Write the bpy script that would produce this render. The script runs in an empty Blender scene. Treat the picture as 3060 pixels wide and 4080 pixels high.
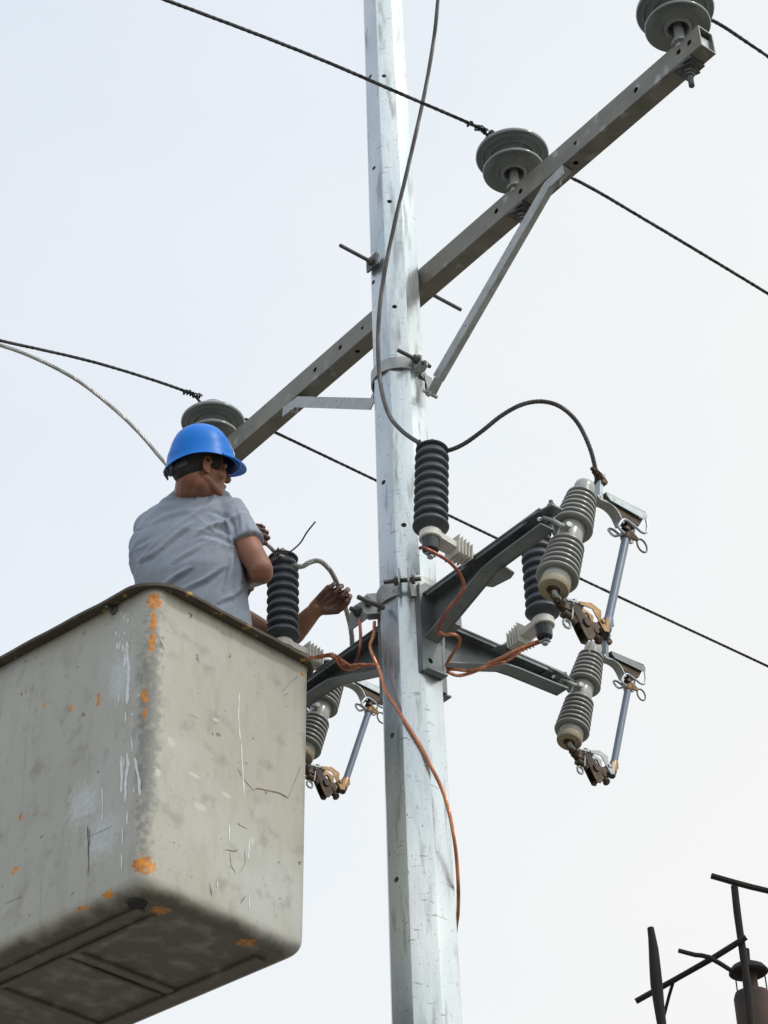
import bpy, bmesh, math, random
from mathutils import Vector, Matrix, noise, Quaternion
random.seed(7)
V = Vector
rad = math.radians
sc = bpy.context.scene
COL = sc.collection

# ------------------------------------------------------------------ camera
FPX = 8600.0                       # focal length in photo pixels (photo is 3060 x 4080)
PITCH, ROLL = rad(37.2), rad(2.047)
CP = V((0, 0, 1.6))
Fw = V((0, math.cos(PITCH), math.sin(PITCH)))
R0 = V((1, 0, 0)); U0 = V((0, -math.sin(PITCH), math.cos(PITCH)))
Rt = math.cos(ROLL) * R0 - math.sin(ROLL) * U0
Up = math.sin(ROLL) * R0 + math.cos(ROLL) * U0
cam = bpy.data.cameras.new('camera'); cam.sensor_fit = 'VERTICAL'
cam.sensor_height = 24; cam.sensor_width = 18; cam.lens = 24 * FPX / 4080
cam.clip_end = 2000
co = bpy.data.objects.new('camera', cam); COL.objects.link(co)
co.matrix_world = Matrix(((Rt.x, Up.x, -Fw.x, CP.x), (Rt.y, Up.y, -Fw.y, CP.y), (Rt.z, Up.z, -Fw.z, CP.z), (0, 0, 0, 1)))
sc.camera = co
sc.view_settings.view_transform = 'Standard'; sc.view_settings.look = 'None'
sc.view_settings.exposure = 0.0; sc.view_settings.gamma = 1.0

# ------------------------------------------------------------------ light
SUN_AZ, SUN_EL = rad(120), rad(48)      # azimuth from +Y towards +X
sdir = V((math.sin(SUN_AZ) * math.cos(SUN_EL), math.cos(SUN_AZ) * math.cos(SUN_EL), math.sin(SUN_EL)))
sl = bpy.data.lights.new('sun', 'SUN'); sl.energy = 1.2; sl.angle = rad(6); sl.color = (1, .97, .92)
so = bpy.data.objects.new('sun', sl); COL.objects.link(so)
so.rotation_mode = 'QUATERNION'; so.rotation_quaternion = sdir.to_track_quat('Z', 'Y'); so.location = sdir * 50

w = bpy.data.worlds.new('World'); sc.world = w; w.use_nodes = True
nt = w.node_tree; nt.nodes.clear()
def nn(t, kind, **kw):
    n = t.nodes.new(kind)
    for k, v in kw.items(): setattr(n, k, v)
    return n
out = nn(nt, 'ShaderNodeOutputWorld'); bg = nn(nt, 'ShaderNodeBackground'); bg.inputs['Strength'].default_value = 0.1
sky = nn(nt, 'ShaderNodeTexSky'); sky.sky_type = 'NISHITA'; sky.sun_disc = False
sky.sun_elevation = SUN_EL; sky.sun_rotation = SUN_AZ
tc = nn(nt, 'ShaderNodeTexCoord')
mp = nn(nt, 'ShaderNodeMapping'); mp.inputs['Scale'].default_value = (1, 1, 1.8)
no = nn(nt, 'ShaderNodeTexNoise'); no.inputs['Scale'].default_value = 2.6; no.inputs['Detail'].default_value = 7; no.inputs['Roughness'].default_value = .5
nt.links.new(tc.outputs['Generated'], mp.inputs['Vector']); nt.links.new(mp.outputs[0], no.inputs['Vector'])
# thick cloud: bluer where it thins towards the upper left, white lower right
dotn = nn(nt, 'ShaderNodeVectorMath', operation='DOT_PRODUCT'); nt.links.new(tc.outputs['Generated'], dotn.inputs[0])
dotn.inputs[1].default_value = (-0.85, 0.0, 0.62)
ad = nn(nt, 'ShaderNodeMath', operation='ADD'); nt.links.new(dotn.outputs['Value'], ad.inputs[0])
ns = nn(nt, 'ShaderNodeMath', operation='MULTIPLY'); nt.links.new(no.outputs['Fac'], ns.inputs[0]); ns.inputs[1].default_value = .55
nt.links.new(ns.outputs[0], ad.inputs[1])
mr = nn(nt, 'ShaderNodeMapRange'); nt.links.new(ad.outputs[0], mr.inputs['Value'])
mr.inputs['From Min'].default_value = .45; mr.inputs['From Max'].default_value = 1.0
cr = nn(nt, 'ShaderNodeValToRGB'); nt.links.new(mr.outputs[0], cr.inputs[0])
cr.color_ramp.elements[0].color = (.975, .98, .96, 1); cr.color_ramp.elements[1].color = (.745, .815, .93, 1)
e = cr.color_ramp.elements.new(.45); e.color = (.90, .945, .985, 1)
# cloud layer glows brighter around the veiled sun
ds = nn(nt, 'ShaderNodeVectorMath', operation='DOT_PRODUCT'); nt.links.new(tc.outputs['Generated'], ds.inputs[0]); ds.inputs[1].default_value = sdir
mg = nn(nt, 'ShaderNodeMapRange'); nt.links.new(ds.outputs['Value'], mg.inputs['Value'])
mg.inputs['From Min'].default_value = .52; mg.inputs['From Max'].default_value = 1; mg.inputs['To Min'].default_value = 10; mg.inputs['To Max'].default_value = 22
sc1 = nn(nt, 'ShaderNodeVectorMath', operation='SCALE'); nt.links.new(cr.outputs[0], sc1.inputs[0]); nt.links.new(mg.outputs[0], sc1.inputs['Scale'])
mx = nn(nt, 'ShaderNodeMix', data_type='RGBA'); mx.inputs['Factor'].default_value = .93
nt.links.new(sky.outputs[0], mx.inputs['A']); nt.links.new(sc1.outputs[0], mx.inputs['B'])
nt.links.new(mx.outputs['Result'], bg.inputs['Color']); nt.links.new(bg.outputs[0], out.inputs[0])

# ------------------------------------------------------------------ photo pixel -> place helpers (surveying the photo)
def ray(x, y): return Fw + Rt * ((x - 1530) / FPX) + Up * ((2040 - y) / FPX)
def P(x, y, d): return CP + ray(x, y) * d
PX, PY = 0.078, 6.5                # the pole's foot
AZ = rad(140.14)
dA = V((math.sin(AZ), math.cos(AZ), 0)); dB = V((-dA.y, dA.x, 0)); Zz = V((0, 0, 1))
def AB(a, b, z): return V((PX, PY, 0)) + dA * a + dB * b + Zz * z
def PVa(x, y, a):                  # ray meets the vertical plane at distance a along the crossarm
    v = ray(x, y); return CP + v * (((AB(a, 0, 0) - CP).dot(dA)) / v.dot(dA))
def PVb(x, y, b):
    v = ray(x, y); return CP + v * (((AB(0, b, 0) - CP).dot(dB)) / v.dot(dB))
def PZ(x, y, z): v = ray(x, y); return CP + v * ((z - CP.z) / v.z)
ROTB = math.atan2(dB.y, dB.x)

# ------------------------------------------------------------------ materials
def material(name, c1, c2=None, scale=8, rough=.5, metal=0., bump=.0, bscale=60, stretch=(1, 1, 1), c3=None, s3=20, t3=.62, w3=.04,
             rvar=.0, spec=.5, coat=0., st3=(1, 1, 1), c4=None, s4=9, t4=.66, st4=(1, 1, 1), w4=.03, detail=6, c5=None, s5=9, t5=.6, st5=(1, 1, 1)):
    m = bpy.data.materials.new(name); m.use_nodes = True
    t = m.node_tree; b = t.nodes['Principled BSDF']; L = t.links.new
    b.inputs['Metallic'].default_value = metal; b.inputs['Roughness'].default_value = rough
    b.inputs['Specular IOR Level'].default_value = spec; b.inputs['Coat Weight'].default_value = coat
    b.inputs['Coat Roughness'].default_value = .15
    tc = nn(t, 'ShaderNodeTexCoord')
    def nz(scale, st, det=detail):
        mp = nn(t, 'ShaderNodeMapping'); mp.inputs['Scale'].default_value = st
        n = nn(t, 'ShaderNodeTexNoise'); n.inputs['Scale'].default_value = scale; n.inputs['Detail'].default_value = det
        L(tc.outputs['Object'], mp.inputs[0]); L(mp.outputs[0], n.inputs['Vector']); return n.outputs['Fac']
    def ramp(src, a, b_):
        r = nn(t, 'ShaderNodeMapRange'); r.inputs['From Min'].default_value = a; r.inputs['From Max'].default_value = b_
        L(src, r.inputs['Value']); return r.outputs[0]
    def mixc(f, A, B):
        x = nn(t, 'ShaderNodeMix', data_type='RGBA'); L(f, x.inputs['Factor'])
        if hasattr(A, 'links'): L(A, x.inputs['A'])
        else: x.inputs['A'].default_value = (*A, 1)
        x.inputs['B'].default_value = (*B, 1); return x.outputs['Result']
    n1 = nz(scale, stretch); colr = None
    colr = mixc(ramp(n1, .32, .68), c1, c2 or c1)
    if c3: colr = mixc(ramp(nz(s3, st3), t3, t3 + w3), colr, c3)
    if c4: colr = mixc(ramp(nz(s4, st4), t4, t4 + w4), colr, c4)
    if c5: colr = mixc(ramp(nz(s5, st5), t5, t5 + .03), colr, c5)
    L(colr, b.inputs['Base Color'])
    if rvar:
        r = nn(t, 'ShaderNodeMapRange'); L(n1, r.inputs['Value']); r.inputs['From Min'].default_value = .3; r.inputs['From Max'].default_value = .7
        r.inputs['To Min'].default_value = max(.03, rough - rvar); r.inputs['To Max'].default_value = rough + rvar; L(r.outputs[0], b.inputs['Roughness'])
    if bump:
        bp = nn(t, 'ShaderNodeBump'); bp.inputs['Strength'].default_value = bump; bp.inputs['Distance'].default_value = .004
        L(nz(bscale, stretch, 4), bp.inputs['Height']); L(bp.outputs[0], b.inputs['Normal'])
    return m, t, b, colr, mixc, ramp, nz
M = {}
def mk(key, *a, **k): M[key] = material(key, *a, **k)[0]
mk('pole_zinc', (.42, .485, .515), (.64, .675, .675), 5, .30, .68, .4, 40, (1, 1, .3), (.14, .145, .14), 170, .672, .03, .12, st3=(1, 1, .4), c4=(.30, .32, .315), s4=14, t4=.555, st4=(2.2, 2.2, .3), w4=.16, c5=(.25, .27, .27), s5=20, t5=.665, st5=(.7, .7, 5))
mk('arm_zinc', (.155, .15, .125), (.25, .24, .205), 9, .5, .45, .25, 70, c3=(.36, .37, .37), s3=14, t3=.6, w3=.12, c4=(.24, .19, .14), s4=6, t4=.56, w4=.16, rvar=.1)
mk('bracket_zinc', (.15, .17, .175), (.24, .26, .265), 12, .5, .5, .25, 60, c3=(.09, .095, .09), s3=40, t3=.66, w3=.08, rvar=.1)
mk('strap_zinc', (.30, .32, .31), (.43, .44, .43), 22, .45, .45, .3, 90, c3=(.12, .12, .12), s3=45, t3=.64, w3=.06, rvar=.1)
mk('bright_zinc', (.34, .38, .40), (.46, .49, .50), 30, .4, .5, .15, 120, c3=(.3, .33, .34), s3=50, t3=.62, rvar=.1)
mk('bolt_steel', (.09, .09, .09), (.16, .16, .155), 40, .5, .7, .3, 200)
mk('porcelain', (.155, .175, .175), (.20, .22, .215), 6, .22, 0, .02, 60, coat=.35, rvar=.06)
mk('cutout_porcelain', (.21, .212, .197), (.25, .252, .235), 8, .35, 0, .02, 60, coat=.2)
mk('cutout_smooth', (.30, .31, .295), (.34, .35, .335), 8, .3, 0, 0, coat=.15)
mk('cement', (.36, .34, .25), (.27, .21, .13), 16, .7, 0, .1, 90)
mk('black_polymer', (.042, .049, .061), (.064, .072, .083), 12, .5, 0, .05, 80, rvar=.08)
mk('black_plastic', (.02, .022, .028), (.03, .034, .04), 12, .25)
mk('cream_plastic', (.56, .55, .49), (.66, .65, .60), 14, .5, 0, .05, 60, c3=(.4, .37, .3), s3=9, t3=.6, w3=.2)
mk('fuse_tube', (.11, .145, .21), (.135, .17, .235), 14, .45, 0, 0, coat=.1)
mk('brass', (.38, .24, .115), (.20, .13, .07), 30, .42, .75, .1, 120)
mk('dark_bronze', (.035, .028, .024), (.10, .068, .042), 28, .45, .7, .2, 120)
mk('copper', (.60, .26, .15), (.36, .14, .08), 14, .36, .75, .0)
mk('old_copper', (.40, .15, .09), (.25, .09, .07), 20, .42, .6, .0)
mk('alu_strand', (.58, .57, .54), (.26, .25, .24), 9, .42, .7, .0)
mk('dark_strand', (.06, .057, .057), (.12, .112, .108), 9, .45, .6, .0)
mk('black_wire', (.012, .012, .014), (.02, .02, .022), 30, .55)
mk('helmet_blue', (.0, .15, .60), (.0, .175, .64), 6, .38, 0, .02, 30, coat=.0, spec=.25, c3=(.02, .1, .42), s3=20, t3=.64, w3=.1)
mk('helmet_inside', (.01, .03, .12), (.015, .04, .15), 6, .5)
mk('white_sticker', (.8, .8, .8), (.72, .74, .76), 20, .4)
mk('grey_strap', (.06, .066, .078), (.09, .095, .11), 40, .5)
mk('skin', (.30, .13, .072), (.215, .088, .05), 16, .5, 0, .3, 160, rvar=.06)
mk('dirty_skin', (.19, .092, .062), (.10, .048, .036), 26, .5, 0, .15, 160)
mk('hair', (.014, .011, .011), (.03, .024, .022), 60, .7, 0, .6, 300)
mk('shirt', (.265, .30, .365), (.31, .345, .41), 5, .9, 0, .5, 420, c3=(.22, .24, .29), s3=5, t3=.52, w3=.2, spec=.2, c4=(.38, .415, .475), s4=330, t4=.54, w4=.1)
mk('trousers', (.035, .04, .055), (.05, .055, .07), 9, .9, 0, .2, 200)
mk('dark_cloth', (.03, .03, .035), (.045, .045, .05), 9, .9, 0, .2, 200)
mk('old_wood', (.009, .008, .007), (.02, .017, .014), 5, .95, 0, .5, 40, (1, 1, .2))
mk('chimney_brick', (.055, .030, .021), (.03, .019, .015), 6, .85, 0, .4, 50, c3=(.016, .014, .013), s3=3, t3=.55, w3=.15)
mk('ground', (.12, .11, .09), (.2, .19, .16), .6, .95, 0, .3, 5)
mk('paint_white', (.74, .76, .76), (.66, .68, .68), 40, .6)
mk('crack_dark', (.11, .10, .085), (.17, .155, .13), 40, .8)
mk('crack_brown', (.25, .16, .08), (.14, .10, .06), 40, .8)
mk('rubber', (.02, .02, .02), (.03, .03, .03), 40, .8)
mk('straw_tie', (.6, .56, .42), None, 8, .6)

# ------------------------------------------------------------------ mesh building
def frame(z, x=None):
    z = z.normalized()
    if x is None: x = V((1, 0, 0)) if abs(z.x) < .8 else V((0, 1, 0))
    x = (x - z * x.dot(z)).normalized(); return x, z.cross(x), z
class MB:
    def __init__(s): s.v = []; s.f = []; s.mi = []
    def add(s, vs, fs, m=0):
        o = len(s.v); s.v += [V(v) for v in vs]; s.f += [tuple(i + o for i in f) for f in fs]; s.mi += [m] * len(fs); return s
    def box(s, c, sx, sy, sz, ax=(1, 0, 0), az=(0, 0, 1), m=0, bev=0):
        X, Y, Z = frame(V(az), V(ax)); c = V(c)
        if bev:
            b = bev; hx, hy, hz = sx/2, sy/2, sz/2; vs = []; idx = {}
            for i in (-1, 1):
                for j in (-1, 1):
                    for k in (-1, 1):
                        for q, (a, b2, c2) in enumerate(((hx, hy-b, hz-b), (hx-b, hy, hz-b), (hx-b, hy-b, hz))):
                            idx[(i, j, k, q)] = len(vs); vs.append(c + X*(a*i) + Y*(b2*j) + Z*(c2*k))
            fs = []
            for i in (-1, 1):
                fs.append([idx[(i, j, k, 0)] for j, k in ((-1,-1),(1,-1),(1,1),(-1,1))][::i])
                fs.append([idx[(j, i, k, 1)] for j, k in ((-1,-1),(-1,1),(1,1),(1,-1))][::i])
                fs.append([idx[(j, k, i, 2)] for j, k in ((-1,-1),(1,-1),(1,1),(-1,1))][::i])
            for i in (-1, 1):
                for j in (-1, 1):
                    fs.append([idx[(i,j,-1,0)], idx[(i,j,1,0)], idx[(i,j,1,1)], idx[(i,j,-1,1)]][::i*j])
                    fs.append([idx[(i,-1,j,0)], idx[(i,-1,j,2)], idx[(i,1,j,2)], idx[(i,1,j,0)]][::i*j])
                    fs.append([idx[(-1,i,j,1)], idx[(1,i,j,1)], idx[(1,i,j,2)], idx[(-1,i,j,2)]][::i*j])
                    for k in (-1, 1): fs.append([idx[(i,j,k,0)], idx[(i,j,k,1)], idx[(i,j,k,2)]][::i*j*k])
            return s.add(vs, fs, m)
        vs = [c + X * (sx/2*i) + Y * (sy/2*j) + Z * (sz/2*k) for i in (-1, 1) for j in (-1, 1) for k in (-1, 1)]
        return s.add(vs, [(0,1,3,2), (4,6,7,5), (0,4,5,1), (2,3,7,6), (0,2,6,4), (1,5,7,3)], m)
    def beam(s, p0, p1, wx, wy, x=None, m=0, bev=0):
        p0, p1 = V(p0), V(p1); X, Y, Z = frame(p1 - p0, V(x) if x is not None else None)
        return s.box((p0 + p1) / 2, wx, wy, (p1 - p0).length, X, Z, m, bev)
    def lathe(s, prof, org=(0, 0, 0), axis=(0, 0, 1), n=40, m=0, x=None):
        X, Y, Z = frame(V(axis), V(x) if x is not None else None); org = V(org); vs = []; fs = []; rings = []
        for r, h in prof:
            if r < 1e-6: rings.append([len(vs)]); vs.append(org + Z * h)
            else:
                rings.append(list(range(len(vs), len(vs) + n)))
                vs += [org + Z*h + (X*math.cos(2*math.pi*i/n) + Y*math.sin(2*math.pi*i/n))*r for i in range(n)]
        for a, b in zip(rings, rings[1:]):
            if len(a) == 1 and len(b) == 1: continue
            for i in range(n):
                j = (i+1) % n
                if len(a) == 1: fs.append((a[0], b[j], b[i]))
                elif len(b) == 1: fs.append((a[i], a[j], b[0]))
                else: fs.append((a[i], a[j], b[j], b[i]))
        return s.add(vs, fs, m)
    def cyl(s, p0, p1, r0, r1=None, n=16, m=0, x=None):
        p0, p1 = V(p0), V(p1); r1 = r0 if r1 is None else r1; h = (p1-p0).length; b = min(r0, r1)*.15
        return s.lathe([(0, 0), (r0-b, 0), (r0, b), (r1, h-b), (r1-b, h), (0, h)], p0, p1-p0, n, m, x)
    def nut(s, c, axis, r=.012, h=.011, m=0):
        c = V(c); a = V(axis).normalized(); return s.lathe([(0, -h/2), (r*.93, -h/2), (r, -h/2+.001), (r, h/2-.001), (r*.93, h/2), (0, h/2)], c, a, 6, m)
    def bolt(s, p0, p1, r=.008, m=0):   # threaded rod
        p0, p1 = V(p0), V(p1); L = (p1-p0).length; n = max(4, int(L/.004)); prof = [(0, 0), (r*.8, 0)]
        for i in range(n): prof += [(r*.9, L*(i+.1)/n), (r, L*(i+.5)/n)]
        prof += [(r*.85, L), (0, L)]; return s.lathe(prof, p0, p1-p0, 10, m)
    def tube(s, pts, r, n=8, m=0, closed=False, ends=True):
        pts = [V(p) for p in pts]; K = len(pts); vs = []; fs = []
        tans = [(pts[(i+1) % K if closed else min(i+1, K-1)] - pts[(i-1) % K if closed else max(i-1, 0)]).normalized() for i in range(K)]
        X = frame(tans[0])[0]
        for i in range(K):
            X = (X - tans[i]*X.dot(tans[i])).normalized(); Y = tans[i].cross(X); rr = r[i] if isinstance(r, (list, tuple)) else r
            vs += [pts[i] + (X*math.cos(2*math.pi*j/n) + Y*math.sin(2*math.pi*j/n))*rr for j in range(n)]
        for i in range(K if closed else K-1):
            a = i*n; b = ((i+1) % K)*n
            for j in range(n): fs.append((a+j, a+(j+1) % n, b+(j+1) % n, b+j))
        if ends and not closed: fs.append(tuple(range(n))[::-1]); fs.append(tuple(range((K-1)*n, K*n)))
        return s.add(vs, fs, m)
    def prism(s, poly, org, ax, ay, th, m=0):  # polygon in the plane (ax, ay), thickness th centred
        org = V(org); ax = V(ax).normalized(); ay = V(ay); ay = (ay - ax*ay.dot(ax)).normalized(); n = ax.cross(ay); k = len(poly)
        vs = [org + ax*x + ay*y - n*(th/2) for x, y in poly] + [org + ax*x + ay*y + n*(th/2) for x, y in poly]
        area = sum(poly[i][0]*poly[(i+1) % k][1] - poly[(i+1) % k][0]*poly[i][1] for i in range(k))
        fs = [tuple(range(k))[::-1], tuple(range(k, 2*k))] + [(i, (i+1) % k, k+(i+1) % k, k+i) for i in range(k)]
        if area < 0: fs = [f[::-1] for f in fs]
        return s.add(vs, fs, m)
    def ellipsoid(s, c, rx, ry, rz, X=V((1,0,0)), Y=V((0,1,0)), Z=V((0,0,1)), n=20, mm=12, m=0):
        c = V(c); vs = [c - Z*rz]; fs = []
        for i in range(1, mm):
            a = -math.pi/2 + math.pi*i/mm
            vs += [c + (X*rx*math.cos(2*math.pi*j/n) + Y*ry*math.sin(2*math.pi*j/n))*math.cos(a) + Z*rz*math.sin(a) for j in range(n)]
        vs.append(c + Z*rz); T = len(vs)-1
        for j in range(n):
            fs.append((0, 1+(j+1) % n, 1+j)); fs.append((T, 1+(mm-2)*n+j, 1+(mm-2)*n+(j+1) % n))
            for i in range(mm-2): a = 1+i*n; b = a+n; fs.append((a+j, a+(j+1) % n, b+(j+1) % n, b+j))
        return s.add(vs, fs, m)
    def cap(s, p0, p1, r0, r1=None, n=14, m=0):   # tapered capsule
        p0, p1 = V(p0), V(p1); r1 = r0 if r1 is None else r1; h = max(1e-4, (p1-p0).length); prof = []
        for i in range(7): a = -math.pi/2 + math.pi/2*i/6; prof.append((r0*math.cos(a), r0*math.sin(a)))
        for i in range(7): a = math.pi/2*i/6; prof.append((r1*math.cos(a), h + r1*math.sin(a)))
        prof[0] = (0, prof[0][1]); prof[-1] = (0, prof[-1][1])
        ax = p1-p0 if (p1-p0).length > 1e-4 else V((0, 0, 1))
        return s.lathe(prof, p0, ax, n, m)
    def obj(s, name, mats, parent=None, smooth=32, label=None, cat=None, group=None, kind=None, loc=None):
        me = bpy.data.meshes.new(name); off = V((0, 0, 0))
        if parent is not None: off = org_of(parent)
        elif loc is not None: off = V(loc)
        me.from_pydata([v - off for v in s.v], [], s.f); me.update()
        for k in (mats if isinstance(mats, (list, tuple)) else [mats]): me.materials.append(M[k])
        me.polygons.foreach_set('material_index', s.mi)
        o = bpy.data.objects.new(name, me); COL.objects.link(o)
        shade(me, smooth)
        if parent is not None: o.parent = parent
        elif loc is not None: o.location = loc; o['o3'] = list(off)
        tag(o, label, cat, group, kind); return o
def shade(me, ang):
    if ang: me.shade_smooth(); me.set_sharp_from_angle(angle=rad(ang))
ORG = {}
def org_of(o):
    t = V((0, 0, 0))
    while o is not None: t += o.location; o = o.parent
    return t
def tag(o, label=None, cat=None, group=None, kind=None):
    for k, v in (('label', label), ('category', cat), ('group', group), ('kind', kind)):
        if v: o[k] = v
    if 'o3' in o: del o['o3']
    return o
def thing(name, label, cat, loc=(0, 0, 0), group=None):
    o = bpy.data.objects.new(name, None); COL.objects.link(o); o.location = loc; o.empty_display_size = .1
    return tag(o, label, cat, group)
def copy_tree(o, parent=None):
    c = o.copy(); COL.objects.link(c)
    if parent is not None: c.parent = parent
    for ch in list(o.children): copy_tree(ch, c)
    return c
def spline(pts, step=.006):
    pts = [V(p) for p in pts]; q = [pts[0]*2 - pts[1]] + pts + [pts[-1]*2 - pts[-2]]; outp = []
    for i in range(1, len(q)-2):
        p0, p1, p2, p3 = q[i-1:i+3]; n = max(2, int((p2-p1).length/step))
        for k in range(n):
            t = k/n; outp.append(.5*((2*p1) + (p2-p0)*t + (2*p0-5*p1+4*p2-p3)*t*t + (3*p1-p0-3*p2+p3)*t**3))
    outp.append(pts[-1]); return outp
def strands(mb, pts, R, n=6, pitch=.11, step=.008, k=6, m=0, core=True, loose=0.):
    path = spline(pts, step); s = 0; X = None; tr = [[] for _ in range(n)]
    for i, p in enumerate(path):
        t = (path[min(i+1, len(path)-1)] - path[max(i-1, 0)]).normalized()
        if X is None: X = frame(t)[0]
        X = (X - t*X.dot(t)).normalized(); Y = t.cross(X)
        if i: s += (p - path[i-1]).length
        for j in range(n):
            a = 2*math.pi*(j/n + s/pitch); q = R*.66*(1 + loose*math.sin(s*23 + j*2.1))
            tr[j].append(p + (X*math.cos(a) + Y*math.sin(a))*q)
    for q in tr: mb.tube(q, R*.36, k, m)
    if core: mb.tube(path, R*.5, 6, m)
    return mb
def remeshed(mb, voxel, smooth_it=2):
    me = bpy.data.meshes.new('tmp'); me.from_pydata(mb.v, [], mb.f); me.update()
    o = bpy.data.objects.new('tmp', me); COL.objects.link(o)
    md = o.modifiers.new('r', 'REMESH'); md.mode = 'VOXEL'; md.voxel_size = voxel; md.adaptivity = 0
    if smooth_it: s2 = o.modifiers.new('s', 'SMOOTH'); s2.factor = .5; s2.iterations = smooth_it
    dg = bpy.context.evaluated_depsgraph_get(); dg.update()
    res = bpy.data.meshes.new_from_object(o.evaluated_get(dg)); bpy.data.objects.remove(o); return res
def boolean_cut(o, cutter_mb):
    me = bpy.data.meshes.new('cut'); me.from_pydata(cutter_mb.v, [], cutter_mb.f); me.update()
    c = bpy.data.objects.new('cut', me); COL.objects.link(c)
    c.matrix_world = Matrix.Translation(org_of(o) * -1) if False else Matrix.Identity(4)
    md = o.modifiers.new('b', 'BOOLEAN'); md.operation = 'DIFFERENCE'; md.object = c; md.solver = 'EXACT'
    dg = bpy.context.evaluated_depsgraph_get(); dg.update()
    res = bpy.data.meshes.new_from_object(o.evaluated_get(dg)); o.modifiers.clear(); o.data = res
    bpy.data.objects.remove(c); shade(res, 30)

# ================================================================== GROUND
g = MB(); K = 24
gv = [(math.cos(a*2*math.pi/64)*r, math.sin(a*2*math.pi/64)*r, 0) for r in (5, 30, 120, 900) for a in range(64)] + [(0, 0, 0)]
gf = [(len(gv)-1, a, (a+1) % 64) for a in range(64)] + [(k*64+a, (k+1)*64+a, (k+1)*64+(a+1) % 64, k*64+(a+1) % 64) for k in range(3) for a in range(64)]
g.add(gv, gf).obj('ground', 'ground', kind='structure')

# ================================================================== POLE
def pole_r(z): return (.2240 - (z - 4.47) * .0097) / 2       # apothem
PROT = rad(2)
def oct_pt(i, ap, z, n=8):
    a = -math.pi/2 + PROT + math.pi/8 + i*math.pi/4
    r = ap / math.cos(math.pi/8); return V((PX + math.cos(a)*r, PY + math.sin(a)*r, z))
mb = MB(); zs = [-.3] + [i*.55 for i in range(1, 21)] + [11.6]; vs = []; fs = []
# corners slightly rounded: two verts per corner
def pole_ring(z, extra=0, n2=3):
    pts = []; ap = pole_r(z) + extra
    for i in range(8):
        c = oct_pt(i, ap, z); a = oct_pt(i-1, ap, z); b = oct_pt(i+1, ap, z); q = .09
        pts += [c.lerp(a, q), c.lerp(a, q*.35).lerp(c.lerp(b, q*.35), .5) * 1.0, c.lerp(b, q)]
    return pts
for z in zs: vs += pole_ring(z)
n = 24
for k in range(len(zs)-1): fs += [(k*n+i, k*n+(i+1) % n, (k+1)*n+(i+1) % n, (k+1)*n+i) for i in range(n)]
fs.append(tuple(range(n))[::-1]); fs.append(tuple(range((len(zs)-1)*n, len(zs)*n)))
pole = MB().add(vs, fs).obj('utility_pole', 'pole_zinc', smooth=24, label='tall tapered eight sided galvanised steel power pole running the full height of the view', cat='utility pole')
holes = MB()
for x, y in ((1475, 305), (1530, 303), (1490, 670), (1552, 803), (1572, 1222), (1528, 1922), (1609, 2092), (1562, 2930), (1579, 3505), (1487, 1125)):
    # bolt holes: meet the pole's own face
    v = ray(x, y); kk = ((V((PX, PY, 0)) - CP).xy.dot(v.xy)) / v.xy.dot(v.xy); q = CP + v*kk; ax = V((PX, PY, q.z))
    best = None
    for i in range(8):
        nrm = (oct_pt(i, 1, 0) + oct_pt(i-1, 1, 0))/2 - V((PX, PY, 0)); nrm.normalize()
        if nrm.y > -.3: continue
        pt = ax + nrm*pole_r(q.z); k2 = (pt - CP).dot(nrm)/v.dot(nrm); h = CP + v*k2
        dist = (h - V((PX, PY, h.z))).length
        if best is None or dist < best[0]: best = (dist, h, nrm)
    h, nrm = best[1], best[2]
    if (h - V((PX, PY, h.z))).length < .13: holes.cyl(h + nrm*.02, h - nrm*.07, .0105, n=14)
boolean_cut(pole, holes)

# ================================================================== CROSSARM
B0, BW, BH, BZ = .0998, .0763, .1077, 7.708
A0, A1 = -1.62, 1.666
th = .006; bm = MB()
def rect(a, ins):
    return [AB(a, B0+ins, BZ+ins), AB(a, B0+BW-ins, BZ+ins), AB(a, B0+BW-ins, BZ+BH-ins), AB(a, B0+ins, BZ+BH-ins)]
vs = rect(A0, 0) + rect(A1, 0) + rect(A0, th) + rect(A1, th)
fs = []
for i in range(4):
    j = (i+1) % 4
    fs += [(i, j, 4+j, 4+i), (8+j, 8+i, 12+i, 12+j), (i, 8+i, 8+j, j), (4+j, 12+j, 12+i, 4+i)]
xarm = thing('crossarm', 'long square steel crossarm bolted diagonally behind the pole', 'crossarm', AB(0, B0+BW/2, BZ))
beam = MB().add(vs, fs).obj('beam', 'arm_zinc', smooth=0)
holes = MB()
for x, y, dp in ((2745, 170, .03), (2703, 207, .03), (2533, 358, .03), (2292, 570, .03), (2073, 762, .03), (1977, 841, .03), (1443, 1307, .03), (1355, 1384, .4), (1255, 1473, .03)):
    h = PVb(x, y, B0); holes.cyl(h - dB*.03, h + dB*dp, .0125 if x not in (2292, 1443) else .009, n=14)
for a in (-.42, .95): holes.cyl(AB(a, B0+.035, BZ-.03), AB(a, B0+.035, BZ+.03), .011, n=14)
boolean_cut(beam, holes)
for vv in beam.data.vertices: vv.co -= xarm.location
beam.parent = xarm; beam.data.materials.clear(); beam.data.materials.append(M['arm_zinc'])
shade(beam.data, 30)
# end stiffener plate seen inside the open end
MB().box(AB(A1-.02, B0+BW*.5, BZ+BH*.52), BW-.0125, BH*.5, .005, dB, dA).obj('end_plate', 'bright_zinc', xarm)
# through bolts with square washer on the pole side
tb = MB(); zb = 7.762
tb.bolt(AB(0, -.285, zb), AB(0, .36, zb), .0085)
tb.box(AB(0, -.118, zb), .068, .068, .006, dA, dB).box(AB(0, -.111, zb), .075, .05, .01, dA, dB).nut(AB(0, -.129, zb), dB, .017, .014)
tb.nut(AB(0, B0+BW+.008, zb), dB, .017, .014)
tb.obj('through_bolt', 'bolt_steel', xarm)
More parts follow.
